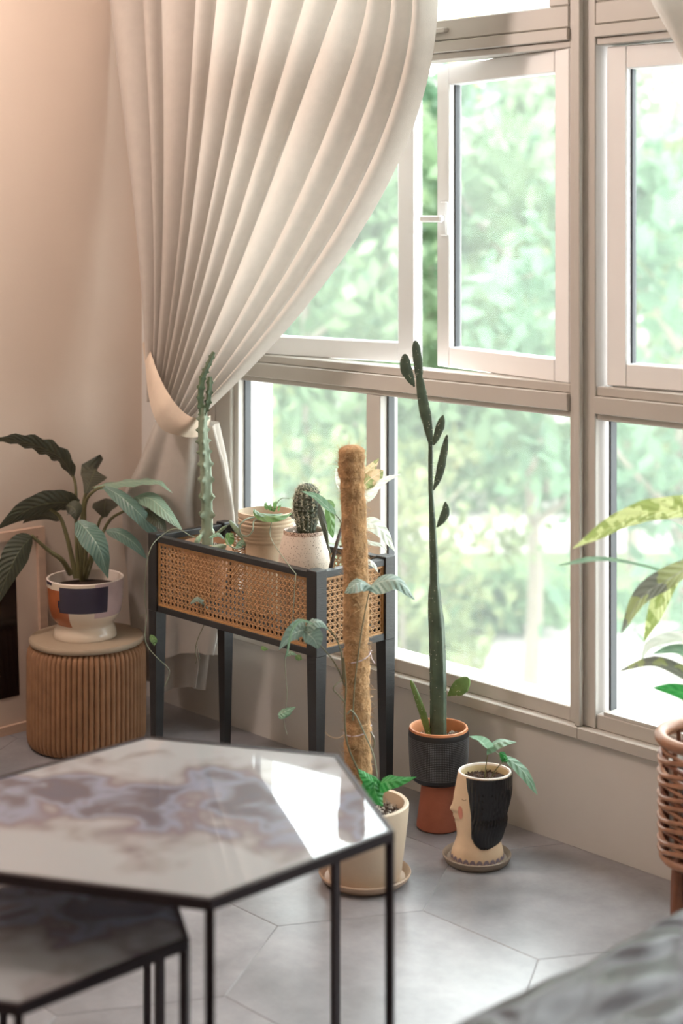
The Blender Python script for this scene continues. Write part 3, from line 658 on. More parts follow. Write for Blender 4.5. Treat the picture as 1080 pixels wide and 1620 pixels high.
def cane(org, U, Nn, wid, hgt, detail=True):
    """woven cane webbing: paired uprights, paired level strands and two diagonals, octagonal holes"""
    p = 0.0155; b = MB(); org = np.asarray(org, float)
    def strand(a, c, w, off):
        a, c = np.array(a, float), np.array(c, float); d = nrm(c-a); s_ = np.array([-d[1], d[0]])
        P3 = lambda q, o: org+U*q[0]+UP*q[1]+Nn*o
        vs = []
        for e in (a, c): vs += [P3(e-s_*w/2, off), P3(e, off+0.0007), P3(e+s_*w/2, off)]
        b.add(vs, [(0, 3, 4, 1), (1, 4, 5, 2)])
    x = p*0.35
    nx = int((wid)/p); ny = int(hgt/p); ox = (wid-nx*p)/2; oy = (hgt-ny*p)/2
    for k in range(nx+1):
        for s_ in (-1, 1):
            q = ox+k*p+s_*0.0026
            if 0.001 < q < wid-0.001: strand((q, 0), (q, hgt), 0.0028, 0)
    for k in range(ny+1):
        for s_ in (-1, 1):
            q = oy+k*p+s_*0.0026
            if 0.001 < q < hgt-0.001: strand((0, q), (wid, q), 0.0028, 0.0006)
    for sg in (1, -1):
        for k in range(-ny-2, nx+ny+3):
            c0 = ox+(k+0.5)*p                       # x + sg*(y-oy) = c0
            pts = []
            for y in (0, hgt): pts.append((c0-sg*(y-oy) + (0 if sg > 0 else 0), y))
            (xa, ya), (xb, yb) = pts
            if xa > xb: xa, ya, xb, yb = xb, yb, xa, ya
            if xb <= 0 or xa >= wid: continue
            if xa < 0: ya += (yb-ya)*(0-xa)/(xb-xa); xa = 0
            if xb > wid: yb = ya+(yb-ya)*(wid-xa)/(xb-xa); xb = wid
            if xb-xa > 0.002: strand((xa, ya), (xb, yb), 0.0026, 0.0012 if sg > 0 else 0.0018)
    o = b.build('cane_webbing', M_['cane'], ps, smooth=False, kind='stuff')
    e = MB(); t = 0.0045
    for (u0, u1, v0, v1) in ((0, wid, 0, t), (0, wid, hgt-t, hgt), (0, t, t, hgt-t), (wid-t, wid, t, hgt-t)):
        q = lambda u, v, o: org+U*u+UP*v+Nn*o
        e.hull8([q(u0, v0, 0), q(u1, v0, 0), q(u1, v1, 0), q(u0, v1, 0)], [q(u0, v0, 0.005), q(u1, v0, 0.005), q(u1, v1, 0.005), q(u0, v1, 0.005)])
    e.build('cane_edging', M_['canelight'], ps, smooth=False)
X_, Y_ = np.array([1.0, 0, 0]), np.array([0, 1.0, 0])
cane((SX0+PW, SY0+0.012, 0.440), X_, -Y_, SX1-SX0-2*PW, 0.164); cane((SX1-0.012, SY0+PW, 0.440), Y_, X_, SY1-SY0-2*PW, 0.164)
cane((SX0+PW, SY1-0.012, 0.440), X_, Y_, SX1-SX0-2*PW, 0.164); cane((SX0+0.012, SY0+PW, 0.440), Y_, -X_, SY1-SY0-2*PW, 0.164)
ZSH = 0.452
def sand(c, r, z, m, name, parent, bumpy=0.004, n=28):
    b = MB(); vs = [np.array([c[0], c[1], z+0.004])]; fs = []
    for j in range(1, 5):
        for k in range(n): a = 2*PI*k/n; vs.append(np.array([c[0]+r*j/4*math.cos(a), c[1]+r*j/4*math.sin(a), z+random.uniform(-bumpy, bumpy)*(j < 4)]))
    fs += [(0, 1+k, 1+(k+1) % n) for k in range(n)]
    for j in range(3): fs += [(1+j*n+k, 1+(j+1)*n+k, 1+(j+1)*n+(k+1) % n, 1+j*n+(k+1) % n) for k in range(n)]
    return b.add(vs, fs).build(name, m, parent)
def grit(c, r, z, m, parent, n=160, s=0.004, name='grit'):
    b = MB()
    for i in range(n):
        q = r*math.sqrt(random.random()); a = random.random()*2*PI; p = np.array([c[0]+q*math.cos(a), c[1]+q*math.sin(a), z+random.random()*0.004]); e = s*random.uniform(0.6, 1.3)
        d = [rng.normal(size=3) for _ in range(4)]; b.add([p+nrm(x)*e for x in d], [(0, 1, 2), (0, 2, 3), (0, 3, 1), (1, 3, 2)])
    return b.build(name, m, parent, smooth=False, kind='stuff')
def rib_c(px, y, dz=0.0): 
    """floor point below pixel column px on the depth line y"""
    p = ony(px, 700, y); p[2] = 0; return p

# -- twisted columnar cactus in a terracotta pot
c = rib_c(327, -0.274)
t1 = thing('potted_cactus', 'tall knobbly twisted cactus in a terracotta pot in the plant stand', 'potted plant', (c[0], c[1], ZSH))
MB().lathe(c, [(0.045, ZSH), (0.058, 0.56), (0.059, 0.570), (0.066, 0.572), (0.067, 0.594), (0.060, 0.596), (0.056, 0.575), (0.05, 0.572)], 36).build('pot', M_['terralight'], t1)
sand(c, 0.056, 0.580, M_['soil'], 'soil', t1); grit(c, 0.053, 0.583, M_['pumice'], t1, 90, 0.003)
D1 = 4.25
def knobbly(pts, r0, r1, n, ribs, twist, pitch, m, nm):
    P = spline([at(*p) for p in pts], n); tot = sum(np.linalg.norm(P[i+1]-P[i]) for i in range(n-1))
    f = lambda t, a: 0.84+0.10*math.cos(ribs*(a-twist*t))+0.62*max(0, math.cos(ribs*(a-twist*t)))**3*max(0, math.cos(2*PI*t*tot/pitch))**2
    return MB().tube(P, [r0+(r1-r0)*(i/(n-1))**1.2 for i in range(n)], 28, rfn=f).build(nm, m, t1)
knobbly([(328, 872, D1), (327, 800, D1), (325, 735, D1), (321, 690, D1), (321, 645, D1)], 0.0195, 0.0115, 110, 4, 1.2, 0.038, M_['torch'], 'stem')
knobbly([(320, 655, D1), (317, 630, D1), (320, 600, D1), (329, 578, D1), (338, 557, D1)], 0.0105, 0.0055, 60, 4, 1.0, 0.022, M_['torchtip'], 'branch')
knobbly([(322, 655, D1), (328, 642, D1), (331, 620, D1), (332, 596, D1)], 0.0085, 0.0065, 44, 4, 1.0, 0.022, M_['torchtip'], 'branch')
# silvery string vine growing in the same pot and hanging over the stand
def pod(pts, r, m, parent): 
    P = spline([at(*p) for p in pts], 10)
    return MB().tube(P, [r*max(0.25, math.sin(PI*(0.08+0.84*i/9))**0.6) for i in range(10)], 9).build('pod', m, parent)
DF = 3.99
stalk([(318, 852, 4.2), (302, 848, 4.19), (285, 838, 4.2), (270, 838, 4.2), (250, 852, 4.185), (240, 864, 4.16), (233, 885, 4.15), (230, 912, 4.15), (229, 945, 4.15), (232, 975, 4.15), (229, 1003, 4.15), (233, 1022, 4.15), (248, 1040, 4.15), (264, 1055, 4.15), (268, 1066, 4.15), (261, 1085, 4.15)], 0.0013, 0.001, M_['vinegrey'], t1, 'vine', 70, 6)
stalk([(346, 866, 4.15), (338, 872, 4.10), (336, 882, 4.085), (334, 915, 4.085), (333, 945, 4.085), (328, 975, 4.085), (322, 990, 4.085), (313, 1010, 4.085), (309, 1028, 4.085), (312, 1045, 4.085)], 0.0016, 0.0012, M_['vine'], t1, 'vine', 40, 6)
for pts in ([(230, 972, 4.15), (222, 974, 4.14), (219, 978, 4.14)], [(311, 1022, 4.085), (316, 1042, 4.085), (318, 1044, 4.085)], [(312, 1045, 4.085), (309, 1050, 4.085)], [(334, 930, 4.085), (345, 924, 4.07), (354, 918, 4.06)]):
    stalk(pts, 0.001, 0.0008, M_['vine'], t1, 'vine_tip', 8, 5)
leaf([(238, 1004, 4.15), (244, 1014, 4.14), (244, 1022, 4.14)], 0.018, M_['hoyagreen'], t1, roll=0.3)
leaf([(300, 955, 4.08), (312, 947, 4.07), (324, 955, 4.07), (332, 966, 4.08)], 0.017, M_['greyleaf'], t1, roll=0.8)
pod([(330, 869, 4.11), (345, 867, 4.10), (357, 864, 4.11)], 0.0095, M_['hoya'], t1); pod([(318, 846, 4.19), (312, 856, 4.18), (311, 862, 4.18)], 0.007, M_['hoya'], t1)
pod([(363, 824, 4.13), (374, 838, 4.12), (390, 858, 4.11)], 0.007, M_['hoya'], t1); pod([(342, 846, 4.16), (350, 838, 4.15), (359, 832, 4.14)], 0.0045, M_['hoya'], t1)
stalk([(339, 845, 4.2), (352, 836, 4.16), (366, 828, 4.13)], 0.0015, 0.0013, M_['vinegrey'], t1, 'vine'); stalk([(357, 850, 4.12), (362, 862, 4.10), (374, 868, 4.09), (388, 864, 4.09), (396, 852, 4.1)], 0.0022, 0.0018, M_['hoya'], t1, 'vine')
leaf([(358, 862, 4.12), (363, 850, 4.1), (368, 843, 4.1)], 0.03, M_['hoyagreen'], t1, roll=0.5); leaf([(372, 866, 4.1), (383, 858, 4.09), (392, 862, 4.09)], 0.02, M_['silverleaf'], t1, roll=0.6); leaf([(330, 850, 4.14), (345, 845, 4.12), (356, 854, 4.12)], 0.016, M_['silverleaf'], t1, roll=0.9)

# -- ribbed beige pot with a trailing hoya
c = rib_c(421, -0.262)
t2 = thing('potted_vine', 'ribbed beige pot with a trailing silvery vine behind the speckled pot', 'potted plant', (c[0], c[1], ZSH))
prof = [(0.050, ZSH), (0.052, 0.60), (0.053, 0.624)]
for i in range(7): z = 0.628+0.010*i; r = 0.056+0.014*min(1, i/4); prof += [(r-0.0012, z), (r+0.0016, z+0.003), (r+0.0018, z+0.007)]
prof += [(0.071, 0.700), (0.0715, 0.703), (0.066, 0.704), (0.064, 0.69), (0.06, 0.67)]
MB().lathe(c, prof, 44).build('pot', M_['ribpot'], t2); sand(c, 0.062, 0.682, M_['soil'], 'soil', t2)
DH = 4.04
leaf([(401, 806, DH), (417, 815, 4.0), (440, 817, 3.99), (462, 812, 4.02)], 0.030, M_['hoyagreen'], t2, roll=0.9, fold=0.5); leaf([(401, 805, DH), (412, 812, 4.01), (432, 814, 4.0), (448, 812, 4.02)], 0.02, M_['silverleaf'], t2, roll=1.1, fold=0.3)
leaf([(458, 811, 4.05), (463, 815, 4.04), (464, 822, 4.03)], 0.02, M_['lilydark'], t2, roll=0.4)
stalk([(402, 818, 4.02), (388, 822, 3.99), (379, 832, 3.98), (381, 845, 3.98), (392, 848, 3.98), (400, 838, 3.98), (401, 825, 4.0), (410, 820, 4.01)], 0.0022, 0.002, M_['vinegrey'], t2, 'vine', 30)
stalk([(436, 806, 4.09), (438, 796, 4.09), (446, 788, 4.09), (458, 789, 4.09)], 0.0013, 0.0009, M_['vinegrey'], t2, 'vine', 14)
for dx, dy in ((0, 0), (6, -5), (11, 1), (-5, -3), (4, 5)): leaf([(428+dx, 808+dy*0.4, 4.09), (427+dx*1.2, 802+dy, 4.08), (429+dx*1.4, 797+dy, 4.09)], 0.012, M_['hoyagreen'], t2, roll=dx*0.1)
stalk([(474, 905, 3.86), (462, 960, 3.83), (455, 1020, 3.78), (450, 1045, 3.78), (452, 1075, 3.78), (455, 1096, 3.78), (452, 1125, 3.78), (449, 1143, 3.78), (454, 1160, 3.78)], 0.0014, 0.0009, M_['vinegrey'], t2, 'vine', 40, 6) if False else None
# -- speckled pot with a spiny round cactus
c = rib_c(481, -0.300)
t3 = thing('potted_cactus', 'round spiny cactus in a cream speckled pot in the plant stand', 'potted plant', (c[0], c[1], ZSH))
MB().lathe(c, [(0.050, ZSH), (0.058, 0.49), (0.0635, 0.56), (0.063, 0.61), (0.058, 0.652), (0.0515, 0.676), (0.050, 0.683), (0.0485, 0.6865), (0.045, 0.684), (0.046, 0.67), (0.05, 0.655)], 48).build('pot', M_['speck'], t3)
b = MB(); b.lathe(c, [(0.0512, 0.677), (0.0508, 0.683), (0.0488, 0.6872), (0.0452, 0.6848)], 48, cap0=False); b.build('glazed_rim', speckle_mat('brown_rim_speckles', '#b9a08c', '#6d4b34', '#5b4434', 300, 0.42), t3)
sand(c, 0.0465, 0.672, M_['soil'], 'soil', t3); grit(c, 0.045, 0.675, M_['pumice'], t3, 110, 0.003)
d3 = 3.945
P = spline([at(484, 846, d3), at(485, 815, d3), at(486, 790, d3), at(486, 764, d3)], 40)
prof = [0.0325*min(1, 0.62+0.9*(i/39)) if i < 17 else 0.034*max(0.05, (1-max(0, (i-17)/22.0)**3.2)**0.5) for i in range(40)]
MB().tube(P, prof, 60, rfn=lambda t, a: 0.9+0.12*abs(math.sin(7.5*a+3*t))+0.05*math.cos(2*PI*t*11)).build('cactus_body', M_['ballc'], t3)
b = MB()
for i in range(560):
    t = random.uniform(0.12, 0.99); k = int(t*39); a = round(random.random()*15)/15*2*PI+3*t/7.5+random.uniform(-0.05, 0.05)
    o_ = P[k]+prof[k]*1.0*(math.cos(a)*RGT-math.sin(a)*FWD); nd = nrm(math.cos(a)*RGT-math.sin(a)*FWD+UP*(0.2+2.0*max(0, t-0.75)))
    for q in range(3):
        d = nrm(nd+rng.normal(size=3)*0.75); L_ = random.uniform(0.007, 0.013); s_ = nrm(np.cross(d, rng.normal(size=3)))*0.0006
        b.add([o_-s_, o_+s_, o_+d*L_], [(0, 1, 2)])
b.build('spines', M_['spine'], t3, smooth=False, kind='stuff')
# -- variegated plant at the window end of the stand
c = rib_c(540, -0.270)
t4 = thing('potted_plant', 'pink and white variegated plant half hidden behind the mossy pole', 'potted plant', (c[0], c[1], ZSH))
MB().lathe(c, [(0.045, ZSH), (0.055, 0.55), (0.057, 0.592), (0.052, 0.592), (0.05, 0.575)], 36).build('pot', M_['greyclay'], t4); sand(c, 0.051, 0.576, M_['soil'], 'soil', t4)
grit(c, 0.05, 0.582, mat('green_white_grit', '#b9c9ae', 0.8, scale=200, col2='#6f8a64'), t4, 260, 0.0045)
D4 = 3.90
stalk([(521, 906, 3.86), (526, 885, 3.86), (533, 858, 3.87), (541, 832, D4), (552, 800, D4), (572, 772, 3.93)], 0.0052, 0.003, M_['stemdark'], t4, 'stem', 22, 9)
stalk([(523, 876, 3.86), (519, 862, 3.855), (518, 845, 3.85), (514, 828, 3.85)], 0.0017, 0.0013, M_['vinegrey'], t4, 'leaf_stalk')
stalk([(540, 835, D4), (539, 826, D4), (534, 818, D4), (526, 810, D4)], 0.0018, 0.0014, M_['vinegrey'], t4, 'leaf_stalk')
leaf([(531, 815, D4), (515, 800, 3.88), (499, 786, 3.86), (477, 777, 3.85)], 0.024, M_['silverleaf'], t4, roll=0.7, fold=0.3); leaf([(504, 797, 3.86), (509, 818, 3.85), (515, 842, 3.85), (520, 873, 3.86)], 0.017, M_['lilydark'], t4, roll=0.3)
leaf([(519, 796, 3.93), (522, 815, 3.93), (524, 835, 3.93), (527, 853, 3.94)], 0.026, M_['hoyagreen'], t4, roll=0.4); leaf([(516, 792, 3.93), (524, 796, 3.93), (530, 803, 3.93)], 0.014, M_['hoyagreen'], t4, roll=0.4)
leaf([(560, 785, D4), (545, 775, D4), (536, 760, D4), (531, 740, D4)], 0.036, M_['whiteleaf'], t4, roll=0.7); leaf([(571, 772, D4), (575, 752, D4), (588, 738, D4), (599, 725, D4)], 0.03, M_['pinkleaf'], t4, roll=0.6)
leaf([(570, 775, D4), (582, 760, 3.88), (597, 750, 3.88), (606, 744, 3.88)], 0.045, M_['pinkleaf'], t4, roll=0.5); leaf([(568, 785, D4), (590, 772, 3.87), (610, 758, 3.86), (634, 750, 3.86)], 0.022, M_['whiteleaf'], t4, roll=0.6)
leaf([(566, 792, D4), (580, 788, D4), (592, 778, D4), (598, 768, D4)], 0.02, M_['whiteleaf'], t4, roll=0.4)
leaf([(568, 832, D4), (588, 828, 3.88), (608, 844, 3.88), (624, 872, 3.9)], 0.040, M_['whiteleaf'], t4, roll=0.5, fold=0.15); leaf([(565, 850, D4), (585, 858, D4), (603, 862, D4), (612, 870, D4)], 0.014, M_['whiteleaf'], t4, roll=0.8)
leaf([(566, 880, 3.88), (580, 886, 3.86), (592, 894, 3.86), (598, 906, 3.86)], 0.018, M_['whiteleaf'], t4, roll=0.8)
stalk([(541, 838, D4), (553, 845, D4), (570, 850, D4)], 0.002, 0.0015, M_['stemdark'], t4, 'leaf_stalk'); stalk([(537, 865, 3.88), (550, 862, 3.88), (566, 855, D4)], 0.002, 0.0015, M_['stemdark'], t4, 'leaf_stalk')
# -- hanging vine with paired leaves below the front rail (grows from the ribbed pot, over the rail)
stalk([(468, 908, 3.795), (466, 930, 3.775), (462, 990, 3.772), (456, 1025, 3.772), (451, 1040, 3.772), (452, 1070, 3.772), (454, 1098, 3.772), (451, 1128, 3.772), (449, 1143, 3.772), (454, 1162, 3.772)], 0.0012, 0.0008, M_['vinegrey'], t2, 'vine', 40, 6)
stalk([(430, 822, 4.0), (428, 850, 3.98), (452, 888, 3.835), (468, 908, 3.795)], 0.0012, 0.0012, M_['vinegrey'], t2, 'vine', 20, 6)
leaf([(439, 1131, 3.77), (450, 1126, 3.765), (468, 1118, 3.77)], 0.022, M_['silverleaf'], t2, roll=0.6); leaf([(440, 1135, 3.77), (450, 1133, 3.765), (462, 1128, 3.77)], 0.012, M_['silverleaf'], t2, roll=0.9)
leaf([(452, 1037, 3.77), (460, 1032, 3.765), (470, 1036, 3.77)], 0.016, M_['silverleaf'], t2, roll=0.9); leaf([(468, 1036, 3.78), (473, 1040, 3.77), (478, 1043, 3.77)], 0.016, M_['hoyagreen'], t2, roll=0.4)
leaf([(413, 1022, 3.85), (418, 1026, 3.84), (424, 1027, 3.84)], 0.012, M_['hoyagreen'], t2, roll=0.4)

# ------------------------------------------------------------------ moss pole plant in a beige pot
cp = floor_at(577, 3.53)
sc = MB().lathe(cp, [(0.078, 0), (0.084, 0.002), (0.097, 0.013), (0.101, 0.022), (0.099, 0.0245), (0.095, 0.022), (0.088, 0.011), (0.08, 0.0095), (0.03, 0.0095), (0.002, 0.0095)], 56).build('pot_saucer', M_['saucerb'], origin=cp)
tag(sc, 'beige stoneware saucer under the pot of the mossy pole', 'saucer')
mp_ = thing('potted_vine', 'climbing vine tied to a tall brown coir pole in a beige pot', 'potted plant', (cp[0], cp[1], 0.0095))
MB().lathe(cp, [(0.066, 0.0096), (0.076, 0.013), (0.081, 0.03), (0.087, 0.08), (0.094, 0.135), (0.0965, 0.165), (0.0962, 0.171), (0.093, 0.174), (0.0865, 0.172), (0.084, 0.15), (0.082, 0.13)], 64, rfn=lambda j, a, r, z: r*(1+0.002*math.sin(60*z*3))).build('pot', M_['beigepot'], mp_)
sand(cp, 0.084, 0.144, M_['soil'], 'soil', mp_); grit(cp, 0.080, 0.149, M_['pumice'], mp_, 480, 0.0042)
DP = 3.53
pole = [(555.5, 704), (556, 735), (556, 765), (559, 800), (560.5, 850), (562, 885), (563, 920), (563, 965), (563, 1010), (563.5, 1050), (564, 1090), (565.5, 1130), (566, 1175), (566, 1220), (567, 1272)]
NPL = 150; PP = spline([at(x, y, DP) for x, y in pole][::-1], NPL)
from mathutils import noise
def pole_r(t, a):
    p = Vector((3*math.cos(a), 3*math.sin(a), t*38)); return 1+0.11*noise.noise(p*0.5)+0.09*noise.noise(p*1.3)+0.05*noise.noise(p*3.1)+0.035*math.sin(t*150)*noise.noise(p*0.3)
pr = [0.0275*(1.06-0.12*(i/NPL)) for i in range(NPL)]
for i in range(NPL):
    t = i/(NPL-1); y = 1272-(1272-704)*t
    if y < 775: pr[i] = 0.0285
    if t > 0.975: pr[i] = 0.0285*max(0.12, 1-((t-0.975)/0.025)**2*0.95)**0.5
for yt in (1038, 1160):
    for i in range(NPL):
        y = 1272-(1272-704)*i/(NPL-1); pr[i] *= 1-0.13*math.exp(-((y-yt)/5.0)**2)
MB().tube(PP, pr, 40, rfn=pole_r).build('coir_pole', M_['coir'], mp_, smooth='all')
b = MB()
for i in range(2600):
    k = random.randrange(2, NPL-1); a = random.random()*2*PI; t = k/(NPL-1); T = nrm(PP[min(k+1, NPL-1)]-PP[k-1])
    o_d = math.cos(a)*RGT-math.sin(a)*FWD; q = PP[k]+o_d*pr[k]*0.99
    tan = nrm(np.cross(T, o_d)); far = 0.9 if random.random() < 0.06 else 0.28
    d = nrm(tan*random.choice((-1, 1))*random.random()+T*random.uniform(-0.8, 0.9)+o_d*far*random.random()*1.4); L_ = random.uniform(0.010, 0.030)
    m1 = q+d*L_*0.55+o_d*0.0015; e = q+d*L_-o_d*0.002*(far < 0.5)+T*random.uniform(-0.004, 0.004); s_ = nrm(np.cross(d, o_d))*random.uniform(0.00022, 0.00042)
    b.add([q-s_, q+s_, m1-s_, m1+s_, e], [(0, 1, 3, 2), (2, 3, 4)])
b.build('loose_fibres', M_['coirfib'], mp_, smooth=False, kind='stuff')
def tie(yl, yr, parent):
    pts = []
    for k in range(17):
        a = PI*0.02+PI*0.96*k/16; y = yl+(yr-yl)*(0.5-0.5*math.cos(a))+3.5*math.sin(a)
        ctr = at(565, y, DP); pts.append(ctr-math.cos(a)*RGT*0.0285-math.sin(a)*FWD*0.0285)
    MB().tube(pts, 0.0012, 6).build('tie', M_['twine'], parent)
    p0 = pts[-1]; MB().tube(spline([p0, p0+RGT*0.003-UP*0.012-FWD*0.004, p0+RGT*0.009-UP*0.022-FWD*0.004], 6), 0.0011, 6).build('tie', M_['twine'], parent)
    MB().tube(spline([p0, p0+RGT*0.002+UP*0.006-FWD*0.004, p0-RGT*0.003+UP*0.001-FWD*0.005], 6), 0.0014, 6).build('tie', M_['twine'], parent)
tie(1044, 1032, mp_); tie(1158, 1150, mp_)
DV = 3.495
stalk([(582, 1262, DV), (574, 1235, DV), (550, 1180, DV), (545, 1130, DV), (547, 1090, DV), (545, 1062, DV), (543, 1040, DV)], 0.0024, 0.0018, M_['vine'], mp_, 'stem', 24)
stalk([(543, 1075, DV), (541, 1050, DV), (539, 1030, DV), (532, 1012, DV), (524, 1000, DV), (514, 993, DV)], 0.0021, 0.0013, M_['vine'], mp_, 'leaf_stalk', 18)
stalk([(545, 1085, DV), (536, 1062, DV), (523, 1040, DV), (504, 1018, DV), (488, 1000, 3.48)], 0.0019, 0.0011, M_['vine'], mp_, 'leaf_stalk', 18)
stalk([(546, 1112, DV), (536, 1100, 3.48), (528, 1092, 3.48), (529, 1085, 3.48), (541, 1075, DV)], 0.0018, 0.0015, M_['vine'], mp_, 'stem', 16)
stalk([(558, 1140, 3.485), (560, 1090, 3.485), (567, 1030, 3.485), (574, 985, 3.48), (582, 945, 3.47), (585, 932, 3.46)], 0.0016, 0.0012, M_['vine'], mp_, 'leaf_stalk', 20)
stalk([(549, 1130, 3.48), (555, 1124, 3.475), (564, 1134, 3.475), (574, 1155, 3.475), (585, 1180, 3.48), (592, 1200, 3.48), (597, 1232, 3.47)], 0.0016, 0.0013, M_['vinegrey'], mp_, 'stem', 22)
stalk([(586, 1158, 3.49), (592, 1172, 3.49), (590, 1184, 3.485)], 0.002, 0.0016, M_['vine'], mp_, 'stem', 10)
stalk([(514, 1157, 3.48), (520, 1164, 3.48), (533, 1168, 3.48), (545, 1162, DV)], 0.0005, 0.0005, M_['coirfib'], mp_, 'root_hair', 10, 4)
# arrow-shaped leaves
def arrow(base, tip, lobes, m, wid, roll, bend=4):
    mid = tuple((np.array(base)+np.array(tip))/2+np.array([0, -bend, -0.01])); leaf([base, mid, tip], wid, m, mp_, roll=roll, shape=ARROW, fold=0.2, n=16)
    for lt, lw in lobes:
        leaf([base, tuple((np.array(base)+np.array(lt))/2+np.array([0, -1.5, 0])), lt], lw, m, mp_, roll=roll, fold=0.2, name='leaf_lobe', n=8, shape=[(0, 0.75), (0.3, 1), (0.7, 0.75), (1, 0.05)])
G = M_['greyleaf']
leaf([(584, 931, 3.46), (604, 920, 3.44), (630, 920, 3.43), (657, 950, 3.43)], 0.058, G, mp_, roll=0.85, fold=0.3, shape=[(0, 0.25), (0.15, 0.7), (0.35, 1), (0.6, 0.85), (0.85, 0.4), (1, 0)])
leaf([(590, 930, 3.46), (570, 922, 3.44), (556, 928, 3.43), (545, 938, 3.43)], 0.045, G, mp_, roll=-0.9, fold=0.3, shape=[(0, 0.25), (0.3, 0.9), (0.6, 1), (0.85, 0.5), (1, 0.05)])
leaf([(484, 996, 3.47), (472, 999, 3.455), (458, 1008, 3.45), (441, 1028, 3.45)], 0.05, G, mp_, roll=0.5, fold=0.35, shape=[(0, 0.6), (0.25, 1), (0.6, 0.7), (0.85, 0.3), (1, 0)])
leaf([(480, 996, 3.47), (490, 1005, 3.45), (498, 1014, 3.45), (503, 1027, 3.45)], 0.05, G, mp_, roll=-0.3, fold=0.3, shape=[(0, 0.6), (0.3, 1), (0.65, 0.8), (0.9, 0.3), (1, 0)])
leaf([(482, 998, 3.47), (494, 985, 3.455), (508, 985, 3.46), (520, 996, 3.47)], 0.036, G, mp_, roll=0.9, fold=0.3, shape=[(0, 0.6), (0.3, 1), (0.6, 0.7), (0.9, 0.2), (1, 0)])
leaf([(496, 988, 3.45), (476, 982, 3.44), (462, 998, 3.44), (454, 1035, 3.44)], 0.009, M_['silverleaf'], mp_, roll=0.5, shape=[(0, 0.4), (0.5, 1), (1, 0.5)]); stalk([(454, 1030, 3.44), (451, 1042, 3.44)], 0.002, 0.001, M_['silverleaf'], mp_, 'leaf_tip', 5)
B_ = M_['brightleaf']
leaf([(597, 1232, 3.45), (592, 1245, 3.44), (597, 1262, 3.43), (606, 1276, 3.43)], 0.052, B_, mp_, roll=0.2, fold=0.3, shape=[(0, 0.75), (0.3, 1), (0.6, 0.75), (0.85, 0.3), (1, 0)])
leaf([(600, 1240, 3.45), (615, 1236, 3.43), (636, 1234, 3.42), (659, 1229, 3.42)], 0.042, B_, mp_, roll=0.7, fold=0.3, shape=[(0, 0.8), (0.25, 1), (0.55, 0.7), (0.85, 0.25), (1, 0)])
leaf([(597, 1240, 3.45), (585, 1234, 3.44), (574, 1225, 3.44), (566, 1216, 3.44)], 0.034, B_, mp_, roll=-0.5, fold=0.3, shape=[(0, 0.9), (0.3, 0.9), (0.7, 0.5), (1, 0)])

# ------------------------------------------------------------------ tall cactus in a dimpled black pot on a terracotta base
cb = floor_at(693.5, 3.845)
t5 = thing('potted_cactus', 'tall slim pad cactus in a dimpled black pot on a terracotta foot', 'potted plant', cb)
MB().lathe(cb, [(0.048, 0), (0.0525, 0.004), (0.052, 0.012), (0.045, 0.065), (0.040, 0.108), (0.038, 0.116)], 48).build('pot_foot', M_['terra'], t5)
MB().lathe(cb, [(0.040, 0.111), (0.058, 0.112), (0.0655, 0.118), (0.068, 0.130), (0.0705, 0.19), (0.0715, 0.222), (0.071, 0.230), (0.0695, 0.234)], 60).build('pot', M_['blackclay'], t5)
MB().lathe(cb, [(0.0705, 0.2325), (0.069, 0.2375), (0.0655, 0.238), (0.062, 0.234), (0.061, 0.21), (0.060, 0.19)], 60, cap0=False).build('pot_rim', M_['terraglaze'], t5)
b = MB()
for j in range(23):
    z = 0.1275+0.0041*j; R_ = lerp_table([(0.118, 0.0655), (0.13, 0.068), (0.19, 0.0705), (0.222, 0.0715)], z)
    for k in range(112):
        a = 2*PI*(k+0.5*(j % 2)*0)/112; o_d = math.cos(a)*RGT-math.sin(a)*FWD; tg = -math.sin(a)*RGT-math.cos(a)*FWD
        p = cb+o_d*R_+UP*z; e = 0.00145
        b.add([p-tg*e, p+UP*e, p+tg*e, p-UP*e, p+o_d*0.0013], [(0, 1, 4), (1, 2, 4), (2, 3, 4), (3, 0, 4)])
b.build('raised_dots', mat('dot_glint_grey', '#747478', 0.3), t5, smooth=False, kind='stuff')  # lighter grey paints in the glossy highlights on the black dots
sand(cb, 0.0605, 0.204, M_['soil'], 'soil', t5); grit(cb, 0.058, 0.209, M_['pumice'], t5, 260, 0.004)
b = MB()
for i in range(70):
    a = random.random()*2*PI; q = 0.05*math.sqrt(random.random()); p = cb+UP*0.211+RGT*q*math.cos(a)+FWD*q*math.sin(a); d = nrm(rng.normal(size=3)+np.array([0, 0, 1.6])); s_ = nrm(np.cross(d, FWD))*0.0004
    b.add([p-s_, p+s_, p+d*random.uniform(0.006, 0.016)], [(0, 1, 2)])
b.build('dry_fluff', M_['spine'], t5, smooth=False, kind='stuff')
DC = 3.845
SP = MB()
def spines(P, R_, flat, n, away):
    for i in range(n):
        k = random.randrange(1, len(P)-1); a = random.random()*2*PI; T = nrm(P[k+1]-P[k-1]); u = nrm(away-T*(away@T)); w_ = np.cross(T, u)
        o_d = u*math.cos(a)*flat+w_*math.sin(a); p = P[k]+o_d*R_[k]*1.02; e = 0.0009
        SP.add([p-T*e, p+w_*e, p+T*e, p-w_*e, p+nrm(o_d)*0.0022], [(0, 1, 4), (1, 2, 4), (2, 3, 4), (3, 0, 4)])
def zp(x, y): return (560+x/2.456, 520+y/2.456)
